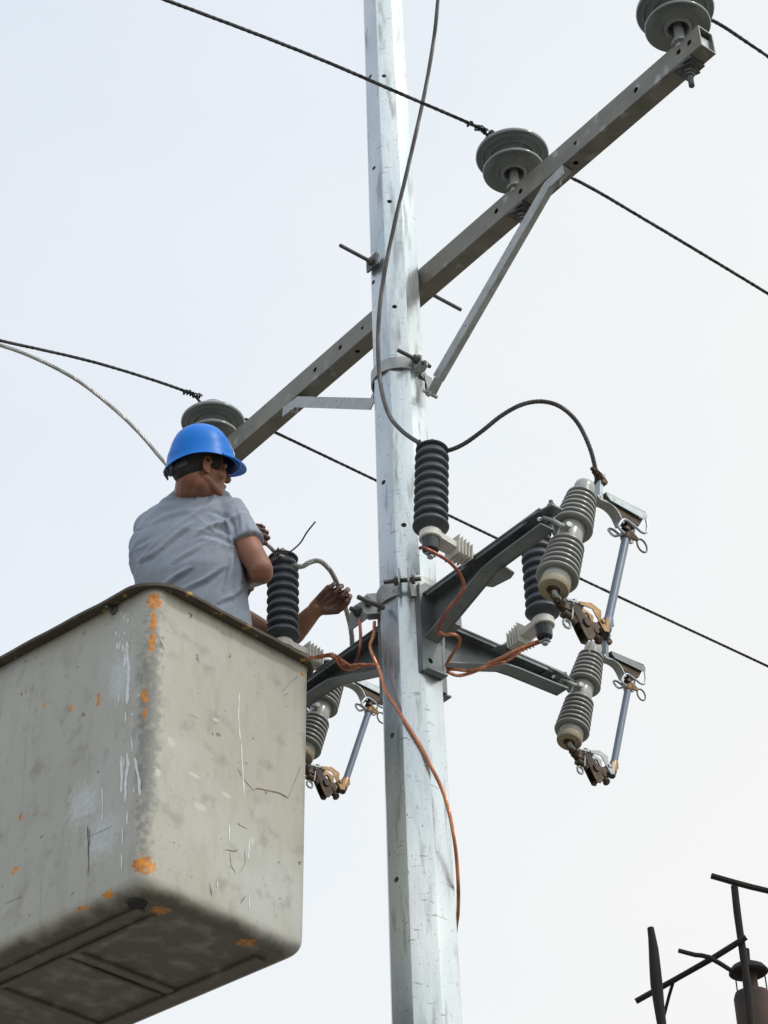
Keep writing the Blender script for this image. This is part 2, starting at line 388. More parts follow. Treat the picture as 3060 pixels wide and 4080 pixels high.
# braces
def brace(a_top, a_bot, b_bot, z_bot, nm):
    s = 1 if a_top > 0 else -1
    m_ = MB(); bb = B0 + BW*.35; zt = BZ - .003
    p0 = AB(a_top + s*.055, bb, zt-.003); p1 = AB(a_top - s*.05, bb, zt-.012); p2 = AB(a_bot + s*.05, b_bot, z_bot+.045); p3 = AB(a_bot, b_bot, z_bot)
    path = [p0, p1, p2, p3]
    L1, L2 = .044, .044
    for k in range(2):
        A_, B_ = path[k], path[k+1]; X, Y, Z = frame(B_-A_, dB)   # X ~ dB
        down = Y if Y.z < 0 else -Y
        m_.beam(A_ + X*0, B_ + X*0, .048, .005, x=X)             # flange facing down/up
        m_.beam(A_ - X*.0265 + down*.022, B_ - X*.0265 + down*.022, .005, .050, x=X)
    m_.beam(path[2], path[3], .04, .007, x=dB)
    m_.bolt(AB(a_top, bb, BZ+.02), AB(a_top, bb, BZ-.055), .008).nut(AB(a_top, bb, BZ-.02), Zz, .014, .012)
    m_.bolt(p3 - dB*.04, p3 + dB*.03, .008).nut(p3 - dB*.012, dB, .015, .012)
    return m_
brace(.86, .13, .05, 7.05, 'r').obj('brace', 'strap_zinc', xarm)
brace(-.85, -.13, .05, 7.178, 'l').obj('brace', 'strap_zinc', xarm)

# ---- clamp bands
def band(mb_, z, h, az0, az1, gap=.004, t=.006, steps=14, m=0):
    ri, vs, fs = pole_r(z) * 1.03 + gap, [], []
    for i in range(steps+1):
        a = az0 + (az1-az0)*i/steps; d = V((math.sin(a), math.cos(a), 0))
        for rr, zz_ in ((ri, z-h/2), (ri+t, z-h/2), (ri+t, z+h/2), (ri, z+h/2)): vs.append(V((PX, PY, zz_)) + d*rr)
    for i in range(steps):
        for j in range(4): fs.append((i*4+j, i*4+(j+1) % 4, (i+1)*4+(j+1) % 4, (i+1)*4+j))
    fs += [(0, 3, 2, 1), (steps*4, steps*4+1, steps*4+2, steps*4+3)]
    return mb_.add(vs, fs, m)
def ear(mb_, az, z, h, off, r0=.1, r1=.165, t=.006, m=0):
    d = V((math.sin(az), math.cos(az), 0)); tdir = V((d.y, -d.x, 0))
    c = V((PX, PY, z)) + tdir*off
    poly = [(r0, -h/2), (r1-.014, -h/2), (r1, -h/2+.014), (r1, h/2-.014), (r1-.014, h/2), (r0, h/2)]
    mb_.prism(poly, c, d, Zz, t, m)
zc = 7.185
cl = thing('pole_clamp', 'two piece bolted steel clamp band around the pole under the crossarm', 'clamp', (PX, PY, zc))
azR, azL = rad(140.14), rad(320.14)
b1 = MB(); band(b1, zc, .056, azR+rad(12), azL-rad(12))
for az in (azR, azL): ear(b1, az, zc, .056, (.014 if az == azR else -.014), r0=.085, r1=.158)
b1.obj('band', 'strap_zinc', cl)
b2 = MB(); band(b2, zc-.012, .05, azL+rad(12), azR+2*math.pi-rad(12))
for az in (azR, azL): ear(b2, az, zc-.012, .05, (-.014 if az == azR else .014), r0=.085, r1=.158)
b2.obj('band', 'strap_zinc', cl)
bt = MB()
bt.bolt(AB(.135, -.115, zc+.004), AB(.135, .05, zc+.004), .0085).nut(AB(.135, -.028, zc+.004), dB, .018, .018).nut(AB(.135, .024, zc), dB, .016, .012)
bt.obj('bolt', 'bolt_steel', cl)
MB().bolt(AB(-.135, -.02, zc), AB(-.135, .07, zc), .0085).nut(AB(-.135, .03, zc), dB, .016, .012).obj('bolt', 'bolt_steel', cl)
MB().prism([(-.02, 0), (.02, 0), (.014, -.10), (-.014, -.10)], AB(.115, .05, zc-.03), dB, V((0, 0, 1)) + dA*-.15, .005).obj('hanger_strap', 'bracket_zinc', cl)
hg = MB(); hg.prism([(-.02, 0), (.02, 0), (.014, -.10), (-.014, -.10)], AB(-.115, .05, zc-.03), dB, V((0, 0, 1)) + dA*.15, .005)
hg.obj('hanger_strap', 'bracket_zinc', cl)

# ================================================================== PIN INSULATORS
def make_insulator():
    r = thing('pin_insulator', 'x', 'insulator', (0, 0, 0), 'pin insulators on the crossarm')
    prof = [(.0, .135), (.028, .13), (.034, .10), (.036, .083), (.042, .079), (.048, .083), (.052, .096), (.062, .108), (.078, .112), (.098, .104), (.112, .094), (.1165, .092), (.1195, .096),
            (.118, .104), (.108, .118), (.09, .134), (.074, .146), (.066, .158), (.067, .168), (.078, .176), (.086, .170), (.094, .176), (.108, .180), (.114, .174), (.122, .180), (.134, .178), (.1385, .176), (.142, .181),
            (.141, .19), (.128, .206), (.104, .222), (.076, .236), (.058, .244), (.048, .254), (.044, .266), (.048, .276), (.055, .284), (.053, .298), (.042, .308), (.02, .313), (0, .314)]
    prof = [(r_*1.045, h_*1.04 if h_ < .25 else .26+(h_-.25)*.55) for r_, h_ in prof]
    MB().lathe(prof, n=64).obj('insulator_body', 'porcelain', r, smooth=60)
    p = MB().lathe([(0, -.02), (.02, -.02), (.021, .0), (.0195, .06), (.017, .13), (0, .132)], n=20); p.lathe([(0, 0), (.034, 0), (.034, .008), (0, .008)], n=20)
    p.obj('pin', 'strap_zinc', r)
    n_ = MB(); X_ = .024; n_.box((X_, 0, -BH-.006), .078, .092, .011, bev=.001).box((X_, 0, -BH-.016), .07, .06, .008, (1, .35, 0), bev=.001).nut((X_, 0, -BH-.029), (0, 0, 1), .024, .018).nut((X_, 0, -BH-.045), (0, 0, 1), .018, .012)
    n_.bolt((X_, 0, -BH-.01), (X_, 0, -BH-.105), .0115)
    n_.obj('washer_and_nut', 'bolt_steel', r)
    return r
ins0 = make_insulator(); ins_a = (1.560, .628, -1.475)
insl = ('grey porcelain pin insulator at the near top right end of the crossarm', 'grey porcelain pin insulator on the middle of the crossarm right of the pole',
        'grey porcelain pin insulator on the crossarm end just above the blue helmet')
INS = []
for i, a in enumerate(ins_a):
    o = ins0 if i == 0 else copy_tree(ins0)
    o.location = AB(a, .116, BZ+BH); o.rotation_euler = (0, 0, ROTB); o['label'] = insl[i]; INS.append(o)

# ================================================================== LINE CONDUCTORS
LG = 'black line conductors tied to the pin insulators'
def tie(mb_, p, d, r=.011, turns=4, L=.07):
    X, Y, Z = frame(d); pts = []
    for i in range(turns*10+1):
        t = i/(turns*10); a = t*turns*2*math.pi; rr = r*(1.0+.25*math.sin(t*17))
        pts.append(p + Z*(L*(t-.5)) + (X*math.cos(a)+Y*math.sin(a))*rr)
    mb_.tube(pts, .0038, 6)
def conductor(pts, a, label, ties=()):
    base = pts[len(pts)//2]
    # the spans carry on to the next poles, well outside the view
    a_, b_ = pts[0]-pts[1], pts[-1]-pts[-2]; a_.z *= .6; b_.z *= .6
    pts = [pts[0] + a_.normalized()*q for q in (14, 7, 3, 1.2, .5)] + pts + [pts[-1] + b_.normalized()*q for q in (.5, 1.2, 3, 7, 14)]
    t = thing('line_conductor', label, 'power line', base, LG)
    strands(MB(), pts, .0078, 6, .16, .03, 5).obj('wire', 'black_wire', t)
    tm = MB()
    for q in ties:
        tie(tm, q[0], q[1], turns=q[2], L=q[3])
    if ties: tm.obj('tie_wire', 'black_wire', t)
zt = BZ+BH+.264
def neck(a, side): return AB(a - .05, .116 + side, zt)
lm = [PVa(x, y, .60) for x, y in ((-300, -330), (200, -165), (660, 0), (1200, 205), (1600, 375), (1925, 518))] + [neck(.632, -.10), neck(.632, 0), neck(.632, .12)] + [PVa(x, y, .60) for x, y in ((2290, 715), (2600, 893), (3060, 1170), (3500, 1440))]
d0 = (lm[5]-lm[4]).normalized()
conductor(lm, .6, 'black conductor crossing the middle insulator from top left to right edge', [(lm[5]-d0*.01, d0, 4, .06), (lm[5]-d0*.075, d0, 1, .02), (lm[5]+d0*.045, d0, 2, .03)])
ll = [PVa(x, y, -1.48) for x, y in ((-500, 1250), (-200, 1310), (0, 1357), (400, 1450), (770, 1572))] + [neck(-1.45, -.06), neck(-1.45, .05)] + [PVa(x, y, -1.48) for x, y in ((985, 1672), (1095, 1722), (1500, 1915), (2000, 2155), (2400, 2347), (3060, 2655), (3500, 2865))]
d0 = (ll[4]-ll[3]).normalized()
conductor(ll, -1.45, 'black conductor over the insulator by the blue helmet, passing behind the pole', [(ll[4]-d0*.02, d0, 4, .07), (ll[4]+d0*.03, d0, 2, .03)])
lr = [PVa(x, y, 1.55) for x, y in ((900, -900), (1800, -430))] + [neck(1.585, -.12), neck(1.585, 0), neck(1.585, .12)] + [PVa(x, y, 1.55) for x, y in ((2840, 82), (3060, 225), (3500, 520))]
conductor(lr, 1.55, 'black conductor leaving the top right insulator for the right edge', [])

# ================================================================== LOWER THREE ARM BRACKET
zt0 = 6.075
tri = thing('three_arm_bracket', 'dark galvanised bracket with three arms clamped around the pole', 'pole bracket', (PX, PY, 6.0))
def holed_plate(mb_, poly, org, ax, ay, th, hc, hr, k=16):
    # flat plate with one round hole: inner circle joined to the outline by a keyhole free ring of quads
    org = V(org); ax = V(ax).normalized(); ay = V(ay); ay = (ay - ax*ay.dot(ax)).normalized(); nrm = ax.cross(ay)
    outl, cir = [], []
    for i in range(k):
        a = 2*math.pi*i/k; d = (math.cos(a), math.sin(a)); best = None
        for (x0, y0), (x1, y1) in zip(poly, poly[1:]+poly[:1]):
            ex, ey = x1-x0, y1-y0; den = d[0]*ey - d[1]*ex
            if abs(den) < 1e-9: continue
            t_ = ((x0-hc[0])*ey - (y0-hc[1])*ex)/den; u_ = ((x0-hc[0])*d[1] - (y0-hc[1])*d[0])/den
            if t_ > 0 and -1e-6 <= u_ <= 1+1e-6 and (best is None or t_ < best): best = t_
        outl.append((a, hc[0]+d[0]*best, hc[1]+d[1]*best)); cir.append((hc[0]+d[0]*hr, hc[1]+d[1]*hr))
    for (x, y) in poly:
        a = math.atan2(y-hc[1], x-hc[0]) % (2*math.pi); outl.append((a, x, y))
        pass
    outl.sort(); full = [(x, y) for a, x, y in outl]; cf = [(hc[0]+hr*math.cos(a), hc[1]+hr*math.sin(a)) for a, x, y in outl]; m2 = len(full)
    vs_ = []
    for sgn in (-1, 1):
        vs_ += [org + ax*x + ay*y + nrm*(th/2*sgn) for x, y in full] + [org + ax*x + ay*y + nrm*(th/2*sgn) for x, y in cf]
    fs_ = []
    for i in range(m2):
        j = (i+1) % m2
        fs_ += [(m2+i, m2+j, j, i), (2*m2+i, 2*m2+j, 3*m2+j, 3*m2+i), (i, j, 2*m2+j, 2*m2+i), (m2+j, m2+i, 3*m2+i, 3*m2+j)]
    mb_.add(vs_, fs_)
def arm_mesh(u, side):        # u radial direction, side = direction the channel opens to
    m_ = MB(); o = V((PX, PY, 0)); ap = pole_r(6.0)+.012; L = .75
    w2 = side*.024
    # top flange, web, bottom flange following the taper
    holed_plate(m_, [(ap, -.034), (L, -.034), (L, .034), (ap, .034)], o + Zz*(zt0-.003), u, side, .006, (.715, 0), .011)
    prof = [(ap+.006, .195), (.44, .080), (.50, .074), (L, .070)]
    web = [(x, -.007) for x, d in ((ap, 0), (L, 0))] + [(x, -d) for x, d in prof[::-1]]
    m_.prism(web, o + Zz*zt0 - w2, u, Zz, .006)
    vs, fs = [], []
    for x, d in prof:
        for s_, zz_ in ((-.030, 0), (.034, 0), (.034, .006), (-.030, .006)): vs.append(o + u*x + side*s_ + Zz*(zt0-d+zz_))
    for i in range(len(prof)-1):
        for j in range(4): fs.append((i*4+j, i*4+(j+1) % 4, (i+1)*4+(j+1) % 4, (i+1)*4+j))
    fs += [(0, 3, 2, 1), tuple((len(prof)-1)*4+j for j in range(4))]
    m_.add(vs, fs)
    # lip of the top flange
    m_.prism([(ap+.02, -.020), (L-.07, -.020), (L-.07, -.0055), (ap+.02, -.0055)], o + side*.0275 + Zz*zt0, u, Zz, .005)
    # back plate against the pole with a bent bottom lip
    holed_plate(m_, [(-.045, -.335), (.045, -.335), (.045, .03), (.02, .05), (-.045, .05)], o + u*(ap+.001) + Zz*zt0, side, Zz, .006, (.012, -.285), .011)
    m_.box(o + u*(ap+.014) + Zz*(zt0-.337), .09, .03, .006, side)
    m_.box(o + u*(ap-.012) + side*.047 + Zz*(zt0-.15), .035, .006, .37, u)
    m_.box(o + u*(ap-.012) - side*.047 + Zz*(zt0-.15), .035, .006, .37, u)
    return m_
def arm(u, side, pos=None):
    m_ = arm_mesh(u, side); o = V((PX, PY, 0))
    holed_plate(m_, [(.66, -.038), (.80, -.030), (.80, .022), (.70, .038), (.66, .038)], o + Zz*(zt0-.0095), u, side, .006, (.715, 0), .011)
    ob = m_.obj('arm', 'bracket_zinc', tri, smooth=25)
    bt_ = MB(); bt_.bolt(o + u*.775 + Zz*(zt0-.02), o + u*.775 + Zz*(zt0+.03), .008).nut(o + u*.775 + Zz*(zt0+.007), Zz, .015, .012)
    bt_.obj('arm_bolt', 'bolt_steel', tri)
arm(dA, -dB); arm(dB, dA); arm(-dA, -dB)
# splice plates on the arm's far side (seen under arm towards the camera)
ex = MB(); ex.prism([(.36, -.05), (.50, -.05), (.49, .005), (.46, .015), (.38, .0)], AB(0, 0, zt0-.078) + dB*.07, dA, dB, .006)
ex.obj('splice_plate', 'bracket_zinc', tri)
MB().box(AB(.145, .07, zt0-.10), .07, .045, .06, dA).obj('spacer_block', 'bracket_zinc', tri)
zc2 = 6.11
quad = [rad(140.14), rad(50.14), rad(-39.86), rad(230.14)]
for i, az in enumerate(quad):
    q = MB(); band(q, zc2, .095 if i < 3 else .075, az-rad(37), az+rad(37))
    for s_ in (-1, 1):
        a2 = az + s_*rad(45); r1 = .185 if (i in (0, 3) and abs((math.degrees(a2)-185.14)) < 2) else .165
        ear(q, a2, zc2, .09, s_*-.017 if True else 0, r0=.10, r1=r1)
    q.obj('clamp_segment', 'strap_zinc', tri)
for a2 in (185.14, 95.14, 5.14, -84.86):
    a = rad(a2); d = V((math.sin(a), math.cos(a), 0)); t_ = V((d.y, -d.x, 0)); c = V((PX, PY, zc2)) + d*.148
    MB().bolt(c - t_*.06, c + t_*.075, .009).nut(c - t_*.031, t_, .017, .014).nut(c + t_*.031, t_, .017, .014).obj('clamp_bolt', 'bolt_steel', tri)
c = AB(-.02, -.13, zc2+.0)
MB().bolt(PVb(1530, 2423, -.12), PVb(1530, 2423, -.12) - dB*.12, .0095).obj('stud_bolt', 'bolt_steel', tri)
lp = PVb(1433, 2440, -.02)
q = MB(); q.prism([(-.06, -.05), (.055, -.05), (.07, -.02), (.075, .035), (-.035, .045), (-.06, .02)], lp + dA*.0, dA, Zz, .008)
q.obj('ear_plate', 'strap_zinc', tri)
MB().bolt(lp + dB*.03, lp - dB*.045, .0095).nut(lp - dB*.012, dB, .021, .016).obj('ear_bolt', 'bolt_steel', tri)

# ================================================================== FUSE CUTOUTS
def make_cutout():
    r = thing('fuse_cutout', 'x', 'fuse cutout', (0, 0, 0), 'fuse cutouts at the ends of the bracket arms')
    T = V((math.sin(rad(21)), 0, math.cos(rad(21)))); C0 = V((.108, 0, -.01))
    def grp(h0, h1, n, ra, rb):
        p = []; stp = (h1-h0)/n
        for i in range(n):
            h = h0 + i*stp; t = i/(n-1); rr = rb*(1-t) + ra*t; core = rr-.020
            if i == 0: p += [(.040, h+.004), (rr-.008, h-.003), (rr-.002, h-.001), (rr, h+.003), (rr-.0015, h+.009), (rr-.006, h+.0125), (core, h+.018)]
            else: p += [(core, h+.0015), (rr-.004, h-.001), (rr-.0005, h+.001), (rr, h+.005), (rr-.001, h+.009), (rr-.005, h+.0125), (core, h+.0165)]
        return p
    body = grp(-.218, -.036, 7, .061, .072); body += [(.042, -.034)]
    MB().lathe(body, C0, T, 56).obj('lower_sheds', 'cutout_porcelain', r, smooth=50)
    body = grp(.046, .232, 7, .055, .071); body += [(.038, .234), (.037, .245)]
    MB().lathe(body, C0, T, 56).obj('upper_sheds', 'cutout_porcelain', r, smooth=50)
    mid = MB().lathe([(0, -.246), (.048, -.246), (.050, -.244), (.049, -.205), (.036, -.20), (.036, -.065), (.040, -.06), (.0445, -.05), (.0445, .052), (.04, .06), (.034, .065), (.034, .22), (.037, .225), (.0375, .268), (.036, .280), (.031, .286), (0, .287)], C0, T, 40)
    mid.obj('insulator_core', 'cutout_smooth', r, smooth=50)
    MB().lathe([(.044, -.244), (.0515, -.248), (.052, -.272), (.049, -.279), (.024, -.281), (.023, -.25), (0, -.25)], C0, T, 40).obj('cement_cap', 'cement', r, smooth=50)
    # mounting strap between the arm tip and the body
    s = MB(); s.tube(spline([(-.01, 0, .02), (.02, -.012, .014), (.045, -.022, .0), (.06, -.03, -.005)], .01), .008, 8)
    s.tube(spline([(-.01, 0, .02), (.025, .012, .012), (.06, .02, -.01)], .01), .007, 8)
    s.cyl((.066, -.036, -.008), (.060, -.052, -.008), .012, n=14).box((.07, -.02, -.008), .02, .03, .022, T).obj('mounting_strap', 'strap_zinc', r)
    # top: terminal post, contact roof, curved arm
    t = MB(); t.prism([(.258, .215), (.272, .205), (.284, .30), (.305, .335), (.296, .34), (.270, .31)], (0, 0, 0), (1, 0, 0), (0, 0, 1), .034)
    t.prism([(.284, .244), (.47, .238), (.478, .231), (.474, .212), (.455, .206), (.30, .216), (.284, .232)], (0, -.026, 0), (1, 0, 0), (0, 0, 1), .004)
    t.prism([(.284, .244), (.47, .238), (.474, .222), (.455, .216), (.30, .222), (.284, .232)], (0, .026, 0), (1, 0, 0), (0, 0, 1), .004)
    t.box((.377, 0, .2425), .19, .056, .004, (1, 0, -.03)); t.obj('contact_roof', 'bright_zinc', r)
    a = MB(); path = [(.20, .205), (.26, .208), (.305, .21), (.335, .197), (.352, .172), (.362, .150)]
    pl = spline([(x, 0, z) for x, z in path], .012); vs = []; fs = []
    for i, p in enumerate(pl):
        tt = (pl[min(i+1, len(pl)-1)] - pl[max(i-1, 0)]).normalized(); nrm = V((-tt.z, 0, tt.x))
        for yy, d in ((-.02, -.0035), (.02, -.0035), (.02, .0035), (-.02, .0035)): vs.append(p + V((0, yy, 0)) + nrm*d)
    for i in range(len(pl)-1): fs += [(i*4+j, i*4+(j+1) % 4, (i+1)*4+(j+1) % 4, (i+1)*4+j) for j in range(4)]
    fs += [(0, 3, 2, 1), tuple((len(pl)-1)*4+j for j in range(4))]
    a.add(vs, fs).lathe([(0, 0), (.009, 0), (.009, .008), (0, .01)], (.245, -.021, .207), (0, -1, 0), 12).obj('support_arm', 'strap_zinc', r)
    b = MB(); b.prism([(.30, .218), (.33, .216), (.37, .17), (.40, .165), (.44, .175), (.462, .212)], (0, 0, 0), (1, 0, 0), (0, 0, 1), .036)
    b.lathe([(0, 0), (.017, 0), (.018, .01), (.013, .02), (.013, .035), (0, .036)], (.385, -.0, .135), T, 18)
    b.obj('spring_contact', 'dark_bronze', r)
    h = MB(); h.tube(spline([(.352, -.024, .10), (.33, -.03, .10), (.318, -.032, .108), (.338, -.034, .142), (.358, -.034, .153), (.40, -.034, .143), (.43, -.034, .132), (.452, -.034, .14), (.464, -.033, .17), (.467, -.03, .205)], .008), .0048, 8)
    h.tube(spline([(.352, -.024, .10), (.34, .01, .102), (.338, .034, .142), (.36, .034, .153), (.43, .034, .132), (.455, .034, .145), (.467, .03, .205)], .008), .0048, 8)
    h.obj('hook', 'bright_zinc', r)
    # terminal clamp on top
    k = MB(); k.cyl((.262, -.016, .318), (.302, -.006, .30), .015, n=12, m=0).box((.285, -.012, .30), .022, .024, .03, bev=.003)
    k.bolt((.225, -.024, .325), (.30, -.008, .31), .0075).nut((.248, -.02, .32), (.9, .2, -.2), .014, .012).nut((.262, -.016, .316), (.9, .2, -.2), .016, .008)
    k.obj('terminal_clamp', 'dark_bronze', r)
    # fuse tube
    ft, fb = V((.388, 0, .118)), V((.232, 0, -.345)); d = (fb-ft).normalized()
    MB().cyl(ft, fb - d*.05, .0145, n=24).obj('fuse_tube', 'fuse_tube', r)
    u = MB(); u.lathe([(0, -.03), (.012, -.03), (.013, -.008), (.019, -.006), (.0195, .016), (.016, .022), (0, .022)], ft, d, 20)
    u.prism([(.385, .135), (.40, .14), (.43, .118), (.424, .105), (.40, .105)], (0, -.012, 0), (1, 0, 0), (0, 0, 1), .008)
    tfer = u.obj('top_ferrule', 'dark_bronze', r)
    rg = MB(); cc = V((.448, -.012, .095)); rg.tube([cc + V((math.cos(q*math.pi/16)*.0235, 0, math.sin(q*math.pi/16)*.0265)) for q in range(32)], .0036, 8, closed=True)
    rg.obj('pull_ring', 'bolt_steel', r)
    l = MB(); l.lathe([(.0, 0), (.0175, 0), (.0185, .008), (.0185, .05), (.0175, .056), (.0, .056)], fb - d*.062, d, 20); l.box(fb - d*.045 + V((.014, 0, -.002)), .016, .014, .012, T)
    l.obj('bottom_ferrule', 'fuse_tube', r)
    MB().lathe([(0, 0), (.0165, 0), (.0165, .016), (.014, .02), (.0, .02)], fb - d*.006, d, 20).obj('end_cap', 'black_plastic', r)
    # lower hinge work
    br = MB()
    for yy in (-.019, .019):
        br.prism([(.105, -.285), (.158, -.27), (.200, -.283), (.197, -.318), (.215, -.338), (.222, -.30), (.232, -.30), (.228, -.356), (.206, -.362), (.16, -.292), (.105, -.297)], (0, yy, 0), (1, 0, 0), (0, 0, 1), .0035)
    br.cyl((.202, -.026, -.325), (.202, .026, -.325), .0085, n=12); br.obj('trunnion', 'brass', r)
    lo = MB()
    for yy in (-.015, .015):
        lo.prism([(.075, -.305), (.10, -.30), (.128, -.33), (.152, -.343), (.182, -.338), (.192, -.352), (.168, -.372), (.166, -.392), (.147, -.42), (.128, -.422), (.112, -.396), (.082, -.338)], (0, yy, 0), (1, 0, 0), (0, 0, 1), .004)
    lo.cyl((.13, -.024, -.357), (.13, .024, -.357), .017, n=16).cyl((.172, -.02, -.372), (.172, .02, -.372), .012, n=12)
    lo.tube(spline([(.118, 0, -.335), (.14, -.01, -.312), (.16, 0, -.318), (.172, .0, -.338), (.16, 0, -.33)], .008), .0028, 6)
    lo.cyl((.165, 0, -.372), (.205, 0, -.398), .0125, .011, n=14).nut((.196, 0, -.392), (.8, 0, -.5), .0165, .012)
    lo.obj('hinge_casting', 'dark_bronze', r)
    st = MB(); st.tube(spline([(.012, 0, -.27), (.022, 0, -.292), (.04, 0, -.302), (.07, 0, -.298), (.11, 0, -.288), (.13, 0, -.288)], .01), .0105, 10)
    st.beam((.05, 0, -.297), (.135, 0, -.283), .008, .034, (0, 0, 1)).nut((.098, 0, -.277), (0, 0, 1), .011, .009)
    st.beam((.082, -.0, -.29), (.068, -.0, -.365), .005, .03, (1, 0, 0)).tube([V((.055+.016*math.cos(q*math.pi/4+.4), 0, -.383+.016*math.sin(q*math.pi/4+.4))) for q in range(8)], .005, 6, closed=True)
    st.obj('lower_bracket', 'strap_zinc', r)
    lt = MB(); lt.bolt((-.005, 0, -.297), (.07, 0, -.328), .0075).nut((.035, 0, -.314), (.9, 0, -.4), .019, .018).nut((.018, 0, -.307), (.9, 0, -.4), .014, .01)
    lt.box((.052, 0, -.322), .03, .03, .03, (.9, 0, -.4), bev=.004).cyl((.04, 0, -.345), (.07, 0, -.355), .016, n=12).obj('lower_terminal', 'dark_bronze', r)
    return r
cut0 = make_cutout(); zc_ = 6.03
cl_ = [('upper right fuse cutout with the arching stranded cable clamped on its top', AB(.74, 0, zc_)),
       ('fuse cutout at the end of the lower right arm, directly below the top right one', AB(0, .752, zc_+.016)),
       ('fuse cutout left of the pole, half hidden behind the bucket edge', AB(-.74, .055, zc_+.045))]
CUT = []
for i, (lb, loc) in enumerate(cl_):
    o = cut0 if i == 0 else copy_tree(cut0)
    o.scale = [(1.03,)*3, (.94,)*3, (.90,)*3][i]
    o.location = loc; o.rotation_euler = (0, 0, ROTB); o['label'] = lb; CUT.append(o)
for ci, part_, mm_ in ((1, 'trunnion', 'strap_zinc'), (1, 'bottom_ferrule', 'brass'), (1, 'top_ferrule', 'brass'), (2, 'bottom_ferrule', 'brass'), (2, 'top_ferrule', 'brass'), (2, 'contact_roof', 'bright_zinc'), (1, 'contact_roof', 'bracket_zinc')):
    for c_ in CUT[ci].children:
        if c_.name.split('.')[0] == part_:
            c_.data = c_.data.copy(); c_.data.materials[0] = M[mm_]
for c_, dr in zip(CUT, ((0, 0), (.012, -.02), (-.01, .015))): c_.rotation_euler = (dr[0], dr[1], ROTB + dr[1]*.6)
tie_tag = MB().tube([P(2361, 2528, 7.6), P(2354, 2565, 7.6), P(2346, 2603, 7.6)], .0028, 6)
CUT[1].children[0]
tag(tie_tag.obj('cable_tie', 'straw_tie'), 'thin pale plastic tie hanging in front of the lower right cutout', 'cable tie')

# ================================================================== SURGE ARRESTERS
def make_arrester():
    r = thing('surge_arrester', 'x', 'surge arrester', (0, 0, 0), 'black polymer surge arresters')
    # origin: foot of the sheds, bracket runs along +X to the arm
    p = [(0, 0), (.03, .0), (.034, .002), (.034, .012)]; n = 9; H = .385
    for i in range(n):
        h = .03 + i*(H-.03)/n; s = (H-.03)/n; rr = .0625 + (.003 if i == 0 else 0)
        p += [(.049, h-.007), (rr-.008, h-.005), (rr-.0015, h-.001), (rr, h+.003), (rr-.001, h+.008), (rr-.006, h+.016), (.052, h+.024), (.0495, h+s*.80)]
    p += [(.040, H-.004), (.058, H), (.06, H+.004), (.056, H+.009), (.045, H+.014), (.03, H+.018), (0, H+.018)]
    MB().lathe(p, n=56).obj('shed_stack', 'black_polymer', r, smooth=48)
    MB().lathe([(0, H+.018), (.026, H+.018), (.026, H+.028), (.012, H+.030), (.012, H+.034), (0, H+.034)], n=24).nut((0, 0, H+.038), (0, 0, 1), .017, .014).bolt((0, 0, H+.03), (0, 0, H+.056), .008).obj('top_terminal', 'strap_zinc', r)
    k = MB(); k.lathe([(0, .006), (.036, .006), (.041, .0), (.041, -.026), (.036, -.029), (0, -.027)], n=36)
    k.prism([(0, -.034), (.115, -.026), (.115, .026), (0, .034)], (0, 0, -.013), (1, 0, 0), (0, 1, 0), .024)
    k.box((.16, 0, -.013), .12, .044, .02, bev=.003)
    for i in range(5):
        rr = .058 - i*.0028; x = .100 + i*.0165
        k.lathe([(0, -.0028), (rr-.004, -.0028), (rr, -.001), (rr, .001), (rr-.004, .0028), (0, .0028)], (x, 0, -.012), (1, 0, 0), 4, x=(0, 1, 1))
    k.obj('mounting_bracket', 'cream_plastic', r, smooth=30)
    MB().lathe([(0, -.082), (.016, -.082), (.0285, -.076), (.03, -.07), (.031, -.036), (.033, -.028), (0, -.027)], n=32).obj('disconnector', 'black_plastic', r)
    c = MB().bolt((0, 0, -.08), (0, 0, -.112), .006).nut((0, 0, -.103), (0, 0, 1), .012, .009).box((0, 0, -.094), .036, .026, .003, (1, .4, 0)); c.obj('ground_stud', 'bright_zinc', r)
    g_ = MB().prism([(.165, -.024), (.185, -.045), (.225, -.05), (.235, .05), (.195, .05), (.165, .024)], (0, 0, -.0265), (1, 0, 0), (0, 1, 0), .005)
    g_.nut((.19, 0, -.034), (0, 0, 1), .013, .010).obj('mounting_plate', 'bracket_zinc', r)
    return r
arr0 = make_arrester()
ARR = []
for i, (lb, loc, rz, tl) in enumerate((
        ('black ribbed surge arrester in front of the pole, two cables tied on top', AB(.375, -.205, 6.112), ROTB, -.07),
        ('black ribbed surge arrester half hidden behind the top right fuse cutout', AB(.275, .41, 6.05), ROTB+math.pi/2, .0),
        ('black ribbed surge arrester beside the elbow of the worker', AB(-.50, -.202, 6.125), ROTB, -.0))):
    o = arr0 if i == 0 else copy_tree(arr0)
    o.location = loc; o.rotation_euler = (0, -tl, rz); o['label'] = lb; ARR.append(o)

